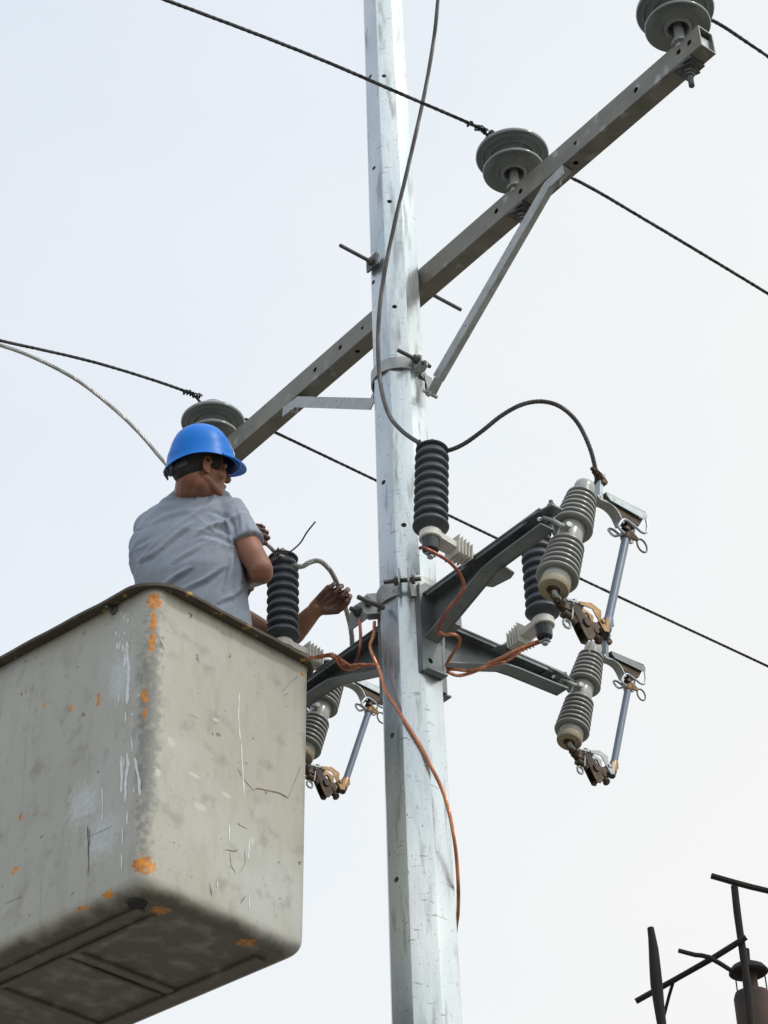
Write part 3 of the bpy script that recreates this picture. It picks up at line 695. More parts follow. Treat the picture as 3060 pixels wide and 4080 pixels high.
# ================================================================== JUMPER CABLES
def cable(name, pts, R, mat_, label, cat, group=None, n=6, pitch=.09, loose=0., extra=None):
    mb_ = strands(MB(), pts, R, n, pitch, .008, 6, loose=loose)
    if extra: extra(mb_)
    return mb_.obj(name, mat_, smooth=50, label=label, cat=cat, group=group)
JG = 'stranded jumper cables'
top1 = AB(.375, -.205, 6.112+.415) + dB*.03
j1 = [P(1765, -260, 9.55), P(1745, 0, 9.4), P(1728, 160, 9.3), P(1690, 380, 9.12), P(1632, 640, 8.9), P(1575, 880, 8.72), P(1530, 1100, 8.55), P(1508, 1300, 8.38), P(1513, 1500, 8.2), P(1545, 1640, 8.03), P(1600, 1715, 7.93), P(1680, 1772, 7.84)]
cable('jumper_cable', j1, .0088, 'dark_strand', 'dark stranded cable running down in front of the pole to the arrester', 'cable', JG)
j2 = [P(1690, 1778, 7.83), P(1730, 1798, 7.82), P(1785, 1795, 7.82), P(1850, 1768, 7.8), P(1920, 1718, 7.8), P(2000, 1655, 7.8), P(2080, 1612, 7.8), P(2165, 1600, 7.8), P(2240, 1625, 7.79), P(2305, 1690, 7.78), P(2352, 1790, 7.76), P(2376, 1890, 7.74), P(2374, 1940, 7.735)]
cable('jumper_cable', j2, .0085, 'dark_strand', 'stranded cable arching from the pole arrester to the top right cutout', 'cable', JG)
j3 = [P(-300, 1290, 8.9), P(-50, 1360, 8.8), P(120, 1418, 8.75), P(300, 1510, 8.7), P(450, 1625, 8.65), P(560, 1730, 8.6), P(650, 1835, 8.55), P(760, 1950, 8.5), P(900, 2060, 8.38), P(1005, 2122, 8.27), P(1060, 2165, 8.26), P(1105, 2208, 8.28), P(1135, 2222, 8.30)]
cable('jumper_cable', j3, .0082, 'alu_strand', 'silvery stranded cable from the left edge into the hands of the workers', 'cable', JG)
j4 = [P(1150, 2245, 8.30), P(1200, 2258, 8.30), P(1235, 2240, 8.3), P(1275, 2236, 8.3), P(1315, 2272, 8.3), P(1343, 2325, 8.32), P(1362, 2380, 8.34), P(1385, 2450, 8.36), P(1400, 2520, 8.38), P(1402, 2600, 8.42), P(1385, 2680, 8.5), P(1360, 2720, 8.6)]
cable('jumper_cable', j4, .0102, 'alu_strand', 'silvery cable bent from the left arrester through a gripping hand and down behind the arm', 'cable', JG)
tw = MB()
a3 = P(1108, 2203, 8.26)
tw.tube(spline([P(1045, 2262, 8.2), P(1078, 2232, 8.23), P(1100, 2208, 8.25), P(1120, 2205, 8.26), P(1150, 2202, 8.28), P(1195, 2165, 8.28), P(1222, 2122, 8.28), P(1257, 2078, 8.28)], .01), .0032, 6)
tie(tw, P(1108, 2200, 8.27), P(1135, 2222, 8.28)-P(1100, 2190, 8.28), .0115, 2, .02)
tw.obj('binding_wire', 'black_wire', smooth=50, label='thin dark binding wire sticking up from the top of the left arrester', cat='wire')
tw = MB(); tie(tw, P(1680, 1775, 7.835), P(1700, 1785, 7.83)-P(1665, 1762, 7.84), .0115, 3, .03); tw.tube(spline([P(1668, 1752, 7.83), P(1678, 1770, 7.82), P(1700, 1778, 7.82), P(1712, 1770, 7.82)], .01), .0028, 6)
tw.obj('binding_wire', 'dark_strand', smooth=50, label='small twist of binding wire on the arrester in front of the pole', cat='wire')

# ================================================================== COPPER
CG = 'bare copper grounding wires'
def pd(y): return 6.91 + (4080-y)*(9.95-6.91)/4080 - (4080-y)*y*0 
def polefront(x, y, gap=.012): # point just in front of the pole's face
    v = ray(x, y); k = ((V((PX, PY, 0)) - CP).xy.dot(v.xy))/v.xy.dot(v.xy); z = (CP+v*k).z
    best = None
    for i in range(8):
        nrm = (oct_pt(i, 1, 0) + oct_pt(i-1, 1, 0))/2 - V((PX, PY, 0)); nrm.normalize()
        if v.dot(nrm) > -.02: continue
        k2 = (V((PX, PY, 0)) + nrm*(pole_r(z)+gap) - CP).dot(nrm)/v.dot(nrm)
        if best is None or k2 > best: best = k2
    return CP + v*best
CR = .0067
g4 = [PVb(1492, 2478, -.10), PVb(1489, 2530, -.125), PVb(1475, 2575, -.14), PVb(1492, 2625, -.15), polefront(1518, 2690, .03), polefront(1535, 2750, .03), polefront(1572, 2810, .02), polefront(1620, 2885, .012), polefront(1680, 2980, .012), polefront(1715, 3050, .02), polefront(1755, 3130, .03), polefront(1785, 3220, .04), polefront(1806, 3320, .05)]
e_ = polefront(1806, 3320, .05); dd = (e_-CP).dot(Fw)
g4 += [P(1820, 3430, dd-.02), P(1826, 3540, dd-.04), P(1825, 3640, dd-.03), P(1815, 3760, dd+.12), P(1806, 3900, dd+.10), P(1810, 4150, dd)]
g4 = g4[:15] + [P(1824, 3640, dd+.05), P(1812, 3760, dd+.18), P(1800, 4150, dd+.05)]
cable('copper_wire', g4, CR, 'copper', 'long bright copper wire running down across the front of the pole', 'copper wire', CG, 7, .06)
g5 = [PVb(1433, 2470, -.04), PVb(1437, 2530, -.06), PVb(1435, 2585, -.08), PVb(1420, 2640, -.06), PVb(1405, 2655, -.05)]
cable('copper_wire', g5, CR, 'old_copper', 'short dull copper wire dropping from the left clamp ear to the bundle', 'copper wire', CG, 7, .06)
g3 = [P(1095, 2582, 7.95), P(1150, 2593, 7.97), P(1200, 2615, 7.95), P(1260, 2620, 7.93), P(1320, 2614, 7.92), P(1380, 2650, 7.9), P(1440, 2648, 7.86), P(1505, 2650, 7.84)]
def ex3(mb_):
    strands(mb_, [P(1130, 2590, 7.97), P(1215, 2625, 7.94), P(1290, 2610, 7.92), P(1330, 2622, 7.9), P(1362, 2660, 7.89), P(1395, 2668, 7.88), P(1440, 2655, 7.86), P(1500, 2647, 7.84)], CR*.8, 5, .08, .008, 5)
    strands(mb_, [P(1290, 2612, 7.92), P(1325, 2606, 7.9), P(1362, 2630, 7.9), P(1400, 2652, 7.88)], CR*.7, 4, .1, .008, 5, loose=.6, core=False)
cable('copper_wire', g3, CR, 'copper', 'twisted copper bundle from the bucket corner to the pole', 'copper wire', CG, 7, .07, extra=ex3)
s1 = AB(.375, -.205, 6.0)
g1 = [P(1672, 2184, 7.5), P(1690, 2183, 7.49), P(1735, 2205, 7.49), P(1785, 2235, 7.5), P(1820, 2270, 7.5), P(1843, 2310, 7.5), P(1846, 2345, 7.5), P(1825, 2380, 7.5), P(1790, 2420, 7.5), P(1765, 2460, 7.52), P(1745, 2500, 7.55), P(1738, 2520, 7.6), P(1748, 2530, 7.64)]
cable('copper_wire', g1, CR, 'old_copper', 'curved copper wire from the front arrester down to the upper right arm', 'copper wire', CG, 7, .06)
g6 = [P(1750, 2518, 7.62), P(1770, 2528, 7.62), P(1805, 2527, 7.64), P(1828, 2540, 7.66), P(1830, 2562, 7.67), P(1808, 2598, 7.69), P(1782, 2640, 7.72), P(1778, 2652, 7.76)]
cable('copper_wire', g6, CR*.95, 'copper', 'short hooked copper wire between the two right arms', 'copper wire', CG, 7, .06)
g2 = [P(2166, 2552, 7.87), P(2125, 2562, 7.86), P(2060, 2590, 7.84), P(2010, 2615, 7.83), P(1955, 2640, 7.82), P(1900, 2672, 7.81), P(1830, 2692, 7.8), P(1790, 2680, 7.8), P(1770, 2668, 7.85)]
def ex2(mb_):
    strands(mb_, [P(2160, 2556, 7.87), P(2090, 2585, 7.85), P(2020, 2632, 7.82), P(1960, 2650, 7.81), P(1920, 2662, 7.8), P(1860, 2672, 7.8), P(1800, 2665, 7.82), P(1772, 2662, 7.85)], CR*.9, 5, .07, .008, 5)
cable('copper_wire', g2, CR, 'copper', 'pair of twisted copper wires under the right arm to the hidden arrester', 'copper wire', CG, 7, .06, extra=ex2)

# ================================================================== BUCKET
E1 = V((math.sin(rad(42.5)), math.cos(rad(42.5)), 0)); E2 = V((-math.sin(rad(50)), math.cos(rad(50)), 0))
KD = 7.05
KC = P(613, 2282, KD)                     # outer corner of the lip
ZT, ZB = KC.z, KC.z - 1.098
LIP = .040
W1, W2 = .812, 1.30                       # lip sizes along E1 and E2
bk = thing('aerial_bucket', 'dirty grey fibreglass work bucket with orange paint chips and white drips', 'bucket', V((KC.x, KC.y, 0)) + (E1*W1 + E2*W2)/2 + Zz*ZB)
CEN = V((KC.x, KC.y, 0)) + (E1*W1 + E2*W2)/2
N1 = V((E1.y, -E1.x, 0)); N2 = V((-E2.y, E2.x, 0))
def rrect(h1, h2, r, z, seg=10, wob=0.):
    pts = []
    for (s1, s2, a0) in ((1, 1, 0), (-1, 1, 90), (-1, -1, 180), (1, -1, 270)):
        c1, c2 = s1*(h1-r), s2*(h2-r)
        for k in range(seg+1):
            a = rad(a0 + 90*k/seg); pts.append((c1 + r*math.cos(a), c2 + r*math.sin(a)))
    # densify the straight runs
    o = []
    for i, p in enumerate(pts):
        q = pts[(i+1) % len(pts)]; o.append(p)
        if i % (seg+1) == seg:
            m_ = 16
            for k in range(1, m_): o.append((p[0]+(q[0]-p[0])*k/m_, p[1]+(q[1]-p[1])*k/m_))
    res = []
    for i, (u_, v_) in enumerate(o):
        if wob:
            f_ = 1 + wob*(noise.noise(V((u_*14, v_*14, 3.1))) + .6*noise.noise(V((u_*40, v_*40, 1.1)))); u_ *= f_; v_ *= f_
            z2 = z + .004*noise.noise(V((u_*9, v_*9, 7)))
        else: z2 = z
        z2 += .03*(v_+W2/2)*max(0, (z-ZB)/(ZT-ZB))
        res.append(CEN + E1*u_ + E2*v_ + Zz*z2)
    return res
H1, H2 = W1/2-LIP, W2/2-LIP
TAP = .016
loops = []
RB = .055
def hh(z): t = (z-ZB)/(ZT-ZB); return H1 - TAP*(1-t), H2 - TAP*(1-t)
# underside centre -> bottom rounding -> sides -> top -> lip -> inside
h1, h2 = hh(ZB)
for ins in (.30,):
    loops.append(rrect(h1-.25, h2-.25, .03, ZB+.006))
loops.append(rrect(h1-RB-.01, h2-RB-.01, .035, ZB+.003))
for k in range(7):
    a = math.pi/2*k/6; loops.append(rrect(h1-RB+RB*math.sin(a), h2-RB+RB*math.sin(a), .03+.018*math.sin(a), ZB+RB-RB*math.cos(a)))
for k in range(1, 9):
    z = ZB+RB + (ZT-.012-ZB-RB)*k/8; a1, a2 = hh(z); loops.append(rrect(a1, a2, .048, z))
a1, a2 = hh(ZT)
loops.append(rrect(a1+.003, a2+.003, .05, ZT-.014))
loops.append(rrect(a1+LIP*.75, a2+LIP*.75, .115, ZT-.016, wob=.003))
loops.append(rrect(a1+LIP, a2+LIP, .13, ZT-.012, wob=.006))
loops.append(rrect(a1+LIP*.98, a2+LIP*.98, .13, ZT+.000, wob=.006))
loops.append(rrect(a1-.004, a2-.004, .047, ZT+.002))
loops.append(rrect(a1-.008, a2-.008, .045, ZT-.004))
for z in (ZT-.5, ZB+.06): q1, q2 = hh(z); loops.append(rrect(q1-.008, q2-.008, .05, z))
q1, q2 = hh(ZB); loops.append(rrect(q1-.05, q2-.05, .04, ZB+.03))
n = len(loops[0]); vs = [p for l in loops for p in l]; fs = []
for k in range(len(loops)-1): fs += [(k*n+i, (k)*n+(i+1) % n, (k+1)*n+(i+1) % n, (k+1)*n+i) for i in range(n)]
fs.append(tuple(range(n))[::-1]); fs.append(tuple(range((len(loops)-1)*n, len(loops)*n)))
# fibreglass with dirt and orange chips (marks sit at fixed places on the shell)
m, t, b, colr, mixc, ramp, nz = material('fibreglass', (.385, .378, .318), (.42, .413, .36), 2.2, .5, 0, .12, 30, (1, 1, 1), c3=(.36, .35, .29), s3=13, t3=.50, w3=.2, st3=(1.6, 1.6, .5), c4=(.47, .485, .475), s4=2.4, t4=.56, st4=(1, 1, .7), w4=.25)
M['fibreglass'] = m; Lk = t.links.new
tcn = nn(t, 'ShaderNodeTexCoord')
BO = bk.location
def bk_local(p): return V(p) - BO
def spot_mask(spots):
    total = None
    for c_, rx in spots:
        sb = nn(t, 'ShaderNodeVectorMath', operation='SUBTRACT'); Lk(tcn.outputs['Object'], sb.inputs[0]); sb.inputs[1].default_value = bk_local(c_)
        dv = nn(t, 'ShaderNodeVectorMath', operation='MULTIPLY'); Lk(sb.outputs[0], dv.inputs[0]); dv.inputs[1].default_value = tuple(1/q for q in rx)
        ln = nn(t, 'ShaderNodeVectorMath', operation='LENGTH'); Lk(dv.outputs[0], ln.inputs[0])
        mr_ = nn(t, 'ShaderNodeMapRange'); Lk(ln.outputs['Value'], mr_.inputs['Value']); mr_.inputs['From Min'].default_value = .35; mr_.inputs['From Max'].default_value = 1.15
        mr_.inputs['To Min'].default_value = 1; mr_.inputs['To Max'].default_value = 0
        if total is None: total = mr_.outputs[0]
        else:
            mx_ = nn(t, 'ShaderNodeMath', operation='MAXIMUM'); Lk(total, mx_.inputs[0]); Lk(mr_.outputs[0], mx_.inputs[1]); total = mx_.outputs[0]
    return total
def masked(total, nscale, lo, hi, st=(1, 1, 1)):
    ad_ = nn(t, 'ShaderNodeMath', operation='MULTIPLY_ADD'); Lk(total, ad_.inputs[0]); ad_.inputs[1].default_value = .55; Lk(nz(nscale, st), ad_.inputs[2]); return ramp(ad_.outputs[0], lo, hi)
def side1(x, y, off=.0):    # point on the right-hand face (between near corner and right corner)
    nrm = N1; base = CEN - E2*(H2-TAP*.5+off); v = ray(x, y); return CP + v*((base-CP).dot(nrm)/v.dot(nrm))
def side2(x, y, off=.0):    # left-hand face
    nrm = N2; base = CEN - E1*(H1-TAP*.5+off); v = ray(x, y); return CP + v*((base-CP).dot(nrm)/v.dot(nrm))
# grimy worn strip down the near corner and along the bottom round
cor = lambda z: CEN - E1*(hh(z)[0]-.015) - E2*(hh(z)[1]-.015) + Zz*z
colr = mixc(masked(spot_mask([(cor(ZB+.55), (.055, .055, .6))]), 42, .70, 1.0), colr, (.225, .225, .198))
colr = mixc(ramp(nz(9, (4, 4, .22)), .64, .78), colr, (.30, .29, .24))
colr = mixc(ramp(nz(30, (1, 1, 1)), .69, .72), colr, (.17, .155, .13))
colr = mixc(ramp(nz(60, (1, 1, .5)), .62, .75), colr, (.33, .32, .265))
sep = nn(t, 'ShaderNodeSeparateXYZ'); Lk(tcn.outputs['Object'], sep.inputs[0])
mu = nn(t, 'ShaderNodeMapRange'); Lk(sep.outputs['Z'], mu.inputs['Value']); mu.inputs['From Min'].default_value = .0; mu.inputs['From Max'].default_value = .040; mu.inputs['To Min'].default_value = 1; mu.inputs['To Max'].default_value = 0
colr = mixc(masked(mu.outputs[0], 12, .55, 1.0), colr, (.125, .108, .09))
orange = spot_mask([(cor(ZT-.06), (.04, .04, .06)), (cor(ZT-.14), (.018, .018, .07)), (cor(ZT-.22), (.018, .018, .07)), (cor(ZT-.20)-Rt*.035, (.01, .01, .05)), (cor(ZT-.42)-Rt*.02, (.022, .022, .05)), (cor(ZT-.48)-Rt*.015, (.015, .015, .04)), (cor(ZB+.085)+V((-.0, 0, -.0)), (.065, .065, .05)),
                    (side2(180, 2810), (.02, .02, .012)), (side2(395, 2790), (.014, .014, .06)), (side2(55, 3465), (.03, .03, .02)), (side2(80, 3255), (.02, .02, .02)), (side1(1198, 2690), (.02, .02, .02)), (side2(285, 2820), (.02, .02, .02)),
                    (PZ(420, 3560, ZB+.03), (.05, .05, .02)), (PZ(310, 3620, ZB+.02), (.05, .05, .03)), (PZ(780, 3560, ZB+.02), (.06, .06, .02)), (PZ(640, 3630, ZB), (.05, .05, .02)), (PZ(980, 3760, ZB), (.05, .05, .02)), (PZ(1040, 3725, ZB+.03), (.02, .02, .02))])
orc = mixc(ramp(nz(50, (1, 1, 1)), .4, .6), (.68, .26, .025), (.40, .16, .04))
xo = nn(t, 'ShaderNodeMix', data_type='RGBA'); Lk(masked(orange, 75, .885, .95), xo.inputs['Factor']); Lk(colr, xo.inputs['A']); Lk(orc, xo.inputs['B'])
colr = xo.outputs['Result']
white = spot_mask([(side2(480, 2700), (.07, .07, .12)), (side2(400, 3330), (.10, .10, .10)), (side2(330, 3200), (.1, .1, .1))])
colr = mixc(masked(white, 60, .66, 1.25), colr, (.53, .56, .58))
pale = spot_mask([(side1(685, 2955), (.03, .03, .03)), (side1(770, 3085), (.05, .05, .012)), (side1(800, 3215), (.045, .045, .02)), (side1(900, 3165), (.03, .03, .012)), (side1(860, 2870), (.03, .03, .015)), (side1(1010, 3350), (.02, .02, .04)), (side1(630, 3075), (.02, .02, .03))])
colr = mixc(masked(pale, 30, .86, .98), colr, (.50, .50, .44))
Lk(colr, b.inputs['Base Color'])
lipm = material('lip_fibreglass', (.085, .066, .045), (.05, .042, .03), 14, .8, 0, .4, 50, c3=(.42, .26, .08), s3=24, t3=.6, w3=.1)[0]; M['lip_fibreglass'] = lipm  # rusty brown lip; shade under the overhang is darkened into its colour
nl = len(loops)
shell = MB().add(vs, fs)
# lip faces get their own material: loops index of lip = after sides
first = 1+1+7+8
for k in range(first, first+4):
    for i in range(n): shell.mi[k*n+i] = 1
shell.obj('shell', ['fibreglass', 'lip_fibreglass'], bk, smooth=40)
# raised ribs moulded under the floor
ub = MB()
def rib(u0, v0, u1, v1, wd=.05, hgt=.012):
    p0 = CEN + E1*u0 + E2*v0 + Zz*(ZB+.001); p1 = CEN + E1*u1 + E2*v1 + Zz*(ZB+.001)
    ub.beam(p0, p1, wd, hgt*2, x=(p1-p0).cross(Zz), bev=.004)
Y0, Y1 = -h2+.11, h2-.11; X0, X1 = -h1+.10, h1-.10
rib(X0, Y0, X0, Y1, .035, .010); rib(X1, Y0, X1, Y1, .05, .012)
rib(X0+.06, Y0+.01, X0+.06, Y1, .02, .007)
for v_ in (Y0+.37, Y0+.74): rib(X0+.05, v_, X1-.03, v_, .035, .0085); 
rib(X0+.06, Y0+.42, X1-.03, Y0+.42, .014, .006)
ub.lathe([(0, -.004), (.03, -.004), (.032, 0), (.032, .004)], CEN + E1*(X0-.035) + E2*(Y0-.02) + Zz*(ZB-.0), (0, 0, 1), 20, m=1)
ub.obj('floor_ribs', ['fibreglass', 'rubber'], bk)
# dried paint drips and scratches, thin coats lying on the faces
PT = [MB(), MB(), MB()]
def on_face(fn, x, y):
    # iterate so the mark follows the tapering wall
    nrm = N2 if fn == 2 else N1; v = ray(x, y); q = CP + v*7.0; sk = abs(E1.dot(N2))
    for _ in range(5):
        a_, b_ = hh(q.z); base = CEN + (-E1*a_ if fn == 2 else -E2*b_) + nrm*.0009; q = CP + v*((base-CP).dot(nrm)/v.dot(nrm))
    return q
def streak(fn, pts, wpx, m_=0):
    if m_ == 2: wpx *= .65
    path = []
    for (x0, y0), (x1, y1) in zip(pts, pts[1:]):
        k = max(2, int(math.hypot(x1-x0, y1-y0)/14))
        for i in range(k): path.append((x0+(x1-x0)*i/k + random.uniform(-1.2, 1.2), y0+(y1-y0)*i/k))
    path.append(pts[-1]); vs_, fs_ = [], []
    for i, (x, y) in enumerate(path):
        j = min(i+1, len(path)-1); i0 = max(i-1, 0); dx, dy = path[j][0]-path[i0][0], path[j][1]-path[i0][1]; L = math.hypot(dx, dy) or 1
        e_ = min(i, len(path)-1-i); ww = wpx*(.35 if e_ == 0 else 1)*random.uniform(.7, 1.25)/2
        vs_ += [on_face(fn, x - dy/L*ww, y + dx/L*ww), on_face(fn, x + dy/L*ww, y - dx/L*ww)]
    for i in range(len(path)-1): fs_.append((2*i, 2*i+2, 2*i+3, 2*i+1))
    PT[m_].add(vs_, fs_)
for pp, wp in (([(497, 2452), (493, 2478)], 5), ([(511, 2458), (508, 2484)], 5), ([(463, 2515), (462, 2532)], 5), ([(468, 2560), (465, 2592)], 6), ([(478, 2553), (474, 2592)], 6), ([(489, 2565), (491, 2600)], 7), ([(501, 2572), (499, 2640), (493, 2655)], 7),
               ([(507, 2555), (506, 2620), (513, 2650), (512, 2710), (505, 2805)], 8), ([(496, 2515), (496, 2530)], 5), ([(475, 2755), (472, 2800)], 5), ([(501, 2835), (500, 2880)], 4), ([(523, 2930), (526, 2995)], 5),
               ([(484, 3010), (485, 3090), (482, 3160)], 7), ([(494, 3015), (494, 3060)], 5), ([(508, 3000), (508, 3060), (500, 3120), (499, 3195)], 8), ([(512, 3020), (516, 3055)], 5), ([(507, 3235), (505, 3285)], 6), ([(487, 3300), (487, 3370)], 4), ([(484, 3400), (484, 3465)], 4),
               ([(408, 3135), (407, 3280)], 3), ([(536, 3018), (545, 3060), (553, 3095), (556, 3170)], 8), ([(531, 3140), (534, 3160)], 5), ([(527, 2840), (527, 2850)], 6), ([(553, 2765), (555, 2775)], 6)):
    streak(2, pp, wp*1.35)
for _ in range(26): x = random.gauss(505, 22); y = random.uniform(2440, 2620); streak(2, [(x, y), (x+1, y+random.uniform(3, 8))], random.uniform(3, 6))
for pp, wp in (([(955, 2760), (950, 2850), (957, 2950)], 4), ([(962, 2960), (966, 3050), (973, 3165)], 4), ([(995, 3335), (990, 3420)], 4), ([(913, 3280), (915, 3350)], 4), ([(868, 3508), (868, 3540)], 4), ([(994, 3560), (992, 3620)], 3)): streak(1, pp, wp)
for pp, wp in (([(1020, 3140), (1060, 3148), (1110, 3158), (1150, 3180)], 5),): streak(1, pp, wp, 1)
for pp, wp in (([(945, 3060), (975, 3110), (1010, 3148), (1030, 3144)], 2.5), ([(1150, 3178), (1175, 3110), (1200, 3050)], 2), ([(1127, 2755), (1155, 2720), (1190, 2690)], 3), ([(1130, 2770), (1150, 2762)], 3), ([(750, 2845), (790, 2862)], 2), ([(900, 3385), (935, 3392), (948, 3385)], 7), ([(915, 3395), (922, 3450), (940, 3478)], 3), ([(975, 3385), (978, 3440), (955, 3478)], 2.5),
               ([(945, 3280), (962, 3290), (985, 3302)], 3), ([(980, 3570), (958, 3600)], 6), ([(835, 3520), (845, 3570)], 4), ([(632, 2535), (652, 2580)], 3.5), ([(625, 2552), (655, 2590)], 2.5), ([(690, 3355), (700, 3358)], 4), ([(847, 2918), (848, 2930)], 6), ([(752, 2440), (765, 2452), (755, 2462)], 10)):
    streak(1, pp, wp, 2)
for pp, wp in (([(350, 3290), (352, 3420)], 7), ([(358, 3300), (350, 3490)], 4), ([(100, 2630), (104, 2640)], 7), ([(165, 2640), (167, 2650)], 6), ([(20, 3600), (90, 3570)], 2.5), ([(340, 3340), (450, 3290)], 2)): streak(2, pp, wp, 2)
PT[0].obj('paint_drips', 'paint_white', bk, smooth=0); PT[1].obj('brown_crack', 'crack_brown', bk, smooth=0); PT[2].obj('scratches', 'crack_dark', bk, smooth=0)
# little bolt stub on left face under the rim
q = on_face(2, 455, 2433); MB().cyl(q + E1*.01, q - E1*.008, .016, n=14).cyl(q, q - E1*.035 - E2*-.0, .005, n=10).obj('rim_bolt', 'bolt_steel', bk)
# boom that carries the bucket, on its far left side
bo = MB(); pm = CEN + E2*(H2+.05) + Zz*(ZT-.35)
bo.box(pm, .30, .12, .34, E1, bev=.01); bo.beam(pm + E2*.05, pm + E2*.9 - Zz*1.1 - E1*.1, .16, .14, x=E1, bev=.01)
bo.beam(pm + E2*.88 - Zz*1.08 - E1*.1, V((pm.x, pm.y, 0)) + E2*3.6 - E1*.6 + Zz*.0, .2, .2, x=E1, bev=.012)
bo.obj('boom', 'paint_white', bk)

# ================================================================== PEOPLE
def hand(mb_, W, Fd, Nd, hand_s=1., curl=(1., 1., 1., 1.), thumb=(.6, .5), m=0):
    """W wrist, Fd along the hand, Nd palm normal; thumb side = Fd x Nd"""
    F_ = Fd.normalized(); N_ = (Nd - F_*Nd.dot(F_)).normalized(); S_ = F_.cross(N_); k = hand_s
    data = ((.0335, .090, (.043, .026, .020), .0090), (.0112, .096, (.047, .030, .021), .0093), (-.0112, .091, (.043, .028, .020), .0088), (-.0325, .081, (.034, .021, .018), .0078))
    for i, (s, L, ph, rr) in enumerate(data):
        base = W + S_*(s*.45*k) - N_*.004; kn = W + F_*(L*k) + S_*(s*k)
        mb_.cap(base, kn, .0155*k, .0115*k)
        mb_.cap(base + N_*.009*k, W + F_*(L*.8*k) + S_*(s*k) + N_*.006*k, .013*k, .009*k)
        p = kn; ang = 0; c = curl[i]
        for j, l in enumerate(ph):
            ang += c*(.75, 1.15, .7)[j]; d = F_*math.cos(ang) + N_*math.sin(ang); d = (d + S_*(s*.8)).normalized(); q = p + d*l*k
            mb_.cap(p, q, rr*k*(1-.08*j), rr*k*(.92-.08*j)); mb_.ellipsoid(p, rr*1.12*k, rr*1.12*k, rr*1.12*k, n=10, mm=8); p = q
    a, b_ = thumb
    t0 = W + F_*.022*k + S_*.022*k + N_*.008*k; t1 = t0 + (F_*.7 + S_*.55 + N_*.35*a).normalized()*.044*k; t2 = t1 + (F_*.9 + S_*.05 + N_*b_).normalized()*.032*k; t3 = t2 + (F_*.9 - S_*.25 + N_*b_*1.1).normalized()*.025*k
    mb_.cap(t0, t1, .0165*k, .0125*k); mb_.cap(t1, t2, .0115*k, .0105*k); mb_.cap(t2, t3, .0105*k, .0085*k)
    mb_.ellipsoid(W, .026*k, .026*k, .019*k, S_, F_, N_)
def head(mb_, O, Fh, Uh, scale=1.):
    Fh = Fh.normalized(); Uh = (Uh - Fh*Uh.dot(Fh)).normalized(); Rh = Fh.cross(Uh)   # Rh: person's right
    def q(x, y, z): return O + Rh*x*scale + Fh*y*scale + Uh*z*scale
    def el(c, rx, ry, rz): mb_.ellipsoid(q(*c), rx*scale, ry*scale, rz*scale, Rh, Fh, Uh, 24, 16)
    el((0, -.012, .045), .074, .096, .082)            # cranium
    el((0, .020, -.005), .064, .074, .085)            # face
    el((0, .045, -.062), .046, .045, .038)            # jaw
    el((0, .070, -.082), .022, .020, .020)            # chin
    for s in (-1, 1):
        el((s*.043, .055, -.018), .022, .026, .022)   # cheek
        mb_.cap(q(s*.056, .0, -.045), q(s*.025, .065, -.082), .017*scale, .014*scale)
        el((s*.030, .078, .026), .020, .012, .008)    # brow
        el((s*.031, .071, .008), .013, .012, .010)    # eye
        # ear: rim and lobe
        pts = [q(s*(.070+.012*math.sin(a)), -.006-.017*math.cos(a)*1.0 + .006, .004+.030*math.sin(a*1.0)) for a in [rad(v_) for v_ in (-100, -60, -20, 20, 60, 100, 140, 170, 200)]]
        pts = [q(s*(.078), .010+.016*math.cos(a) - .012, .002+.030*math.sin(a)) for a in [rad(v_) for v_ in range(20, 290, 30)]]
        for a_, b_ in zip(pts, pts[1:]): mb_.cap(a_, b_, .0055*scale, .0055*scale, 8)
        el((s*.074, -.002, -.004), .007, .013, .022); el((s*.075, .006, -.028), .006, .008, .009)
    mb_.cap(q(0, .086, .022), q(0, .105, -.014), .008*scale, .013*scale); el((0, .102, -.018), .017, .014, .011)
    el((0, .086, -.047), .023, .013, .006); el((0, .083, -.056), .020, .012, .007)
    return q, Rh, Fh, Uh

# ---- first worker
w1 = thing('person', 'worker seen from behind in grey t-shirt and blue hard hat standing in the bucket', 'person', (P(790, 2400, 7.9).x, P(790, 2400, 7.9).y, ZB+.03), 'line workers in the bucket')
HO = P(802, 1880, 7.97)
Fh = V((math.sin(rad(66)), math.cos(rad(66)), .08)); Uh = V((-.10, -.36, 1))
bd = MB()
qh, Rh, Fh, Uh = head(bd, HO, Fh, Uh, 1.0)
nb = P(748, 1990, 8.04)
bd.cap(qh(0, -.035, -.03), nb + V((0.01, .0, -.02)), .058, .066); bd.cap(qh(0, .0, -.06), nb + V((.03, .05, .0)), .052, .06)
bd.cap(qh(0.03, -.01, -.06), P(835, 2000, 8.0), .035, .045)
rs, ls = P(912, 2058, 7.94), P(603, 2108, 8.02)
elb = P(1040, 2268, 7.74)
hip = V((P(800, 2550, 7.7).x, nb.y + .03, ZB+.95))
chest = (rs+ls)/2 + V((0, .03, -.14))
for p0, p1, r0, r1 in ((chest, hip, .11, .12), (ls, rs, .05, .05), (rs, rs+(elb-rs)*.45, .056, .053), (rs+(elb-rs)*.3, elb, .056, .043)): bd.cap(p0, p1, r0, r1, 18)
wr = P(985, 2318, 8.02)
bd.ellipsoid(elb + V((.0, .01, -.008)), .043, .045, .043)
bd.cap(elb, elb.lerp(wr, .4), .043, .045, 18); bd.cap(elb.lerp(wr, .4), wr, .045, .029, 18)
hand(bd, wr, P(955, 2362, 8.06)-wr, Up*1 + Fw*.2, 1., (.7, .75, .8, .8))
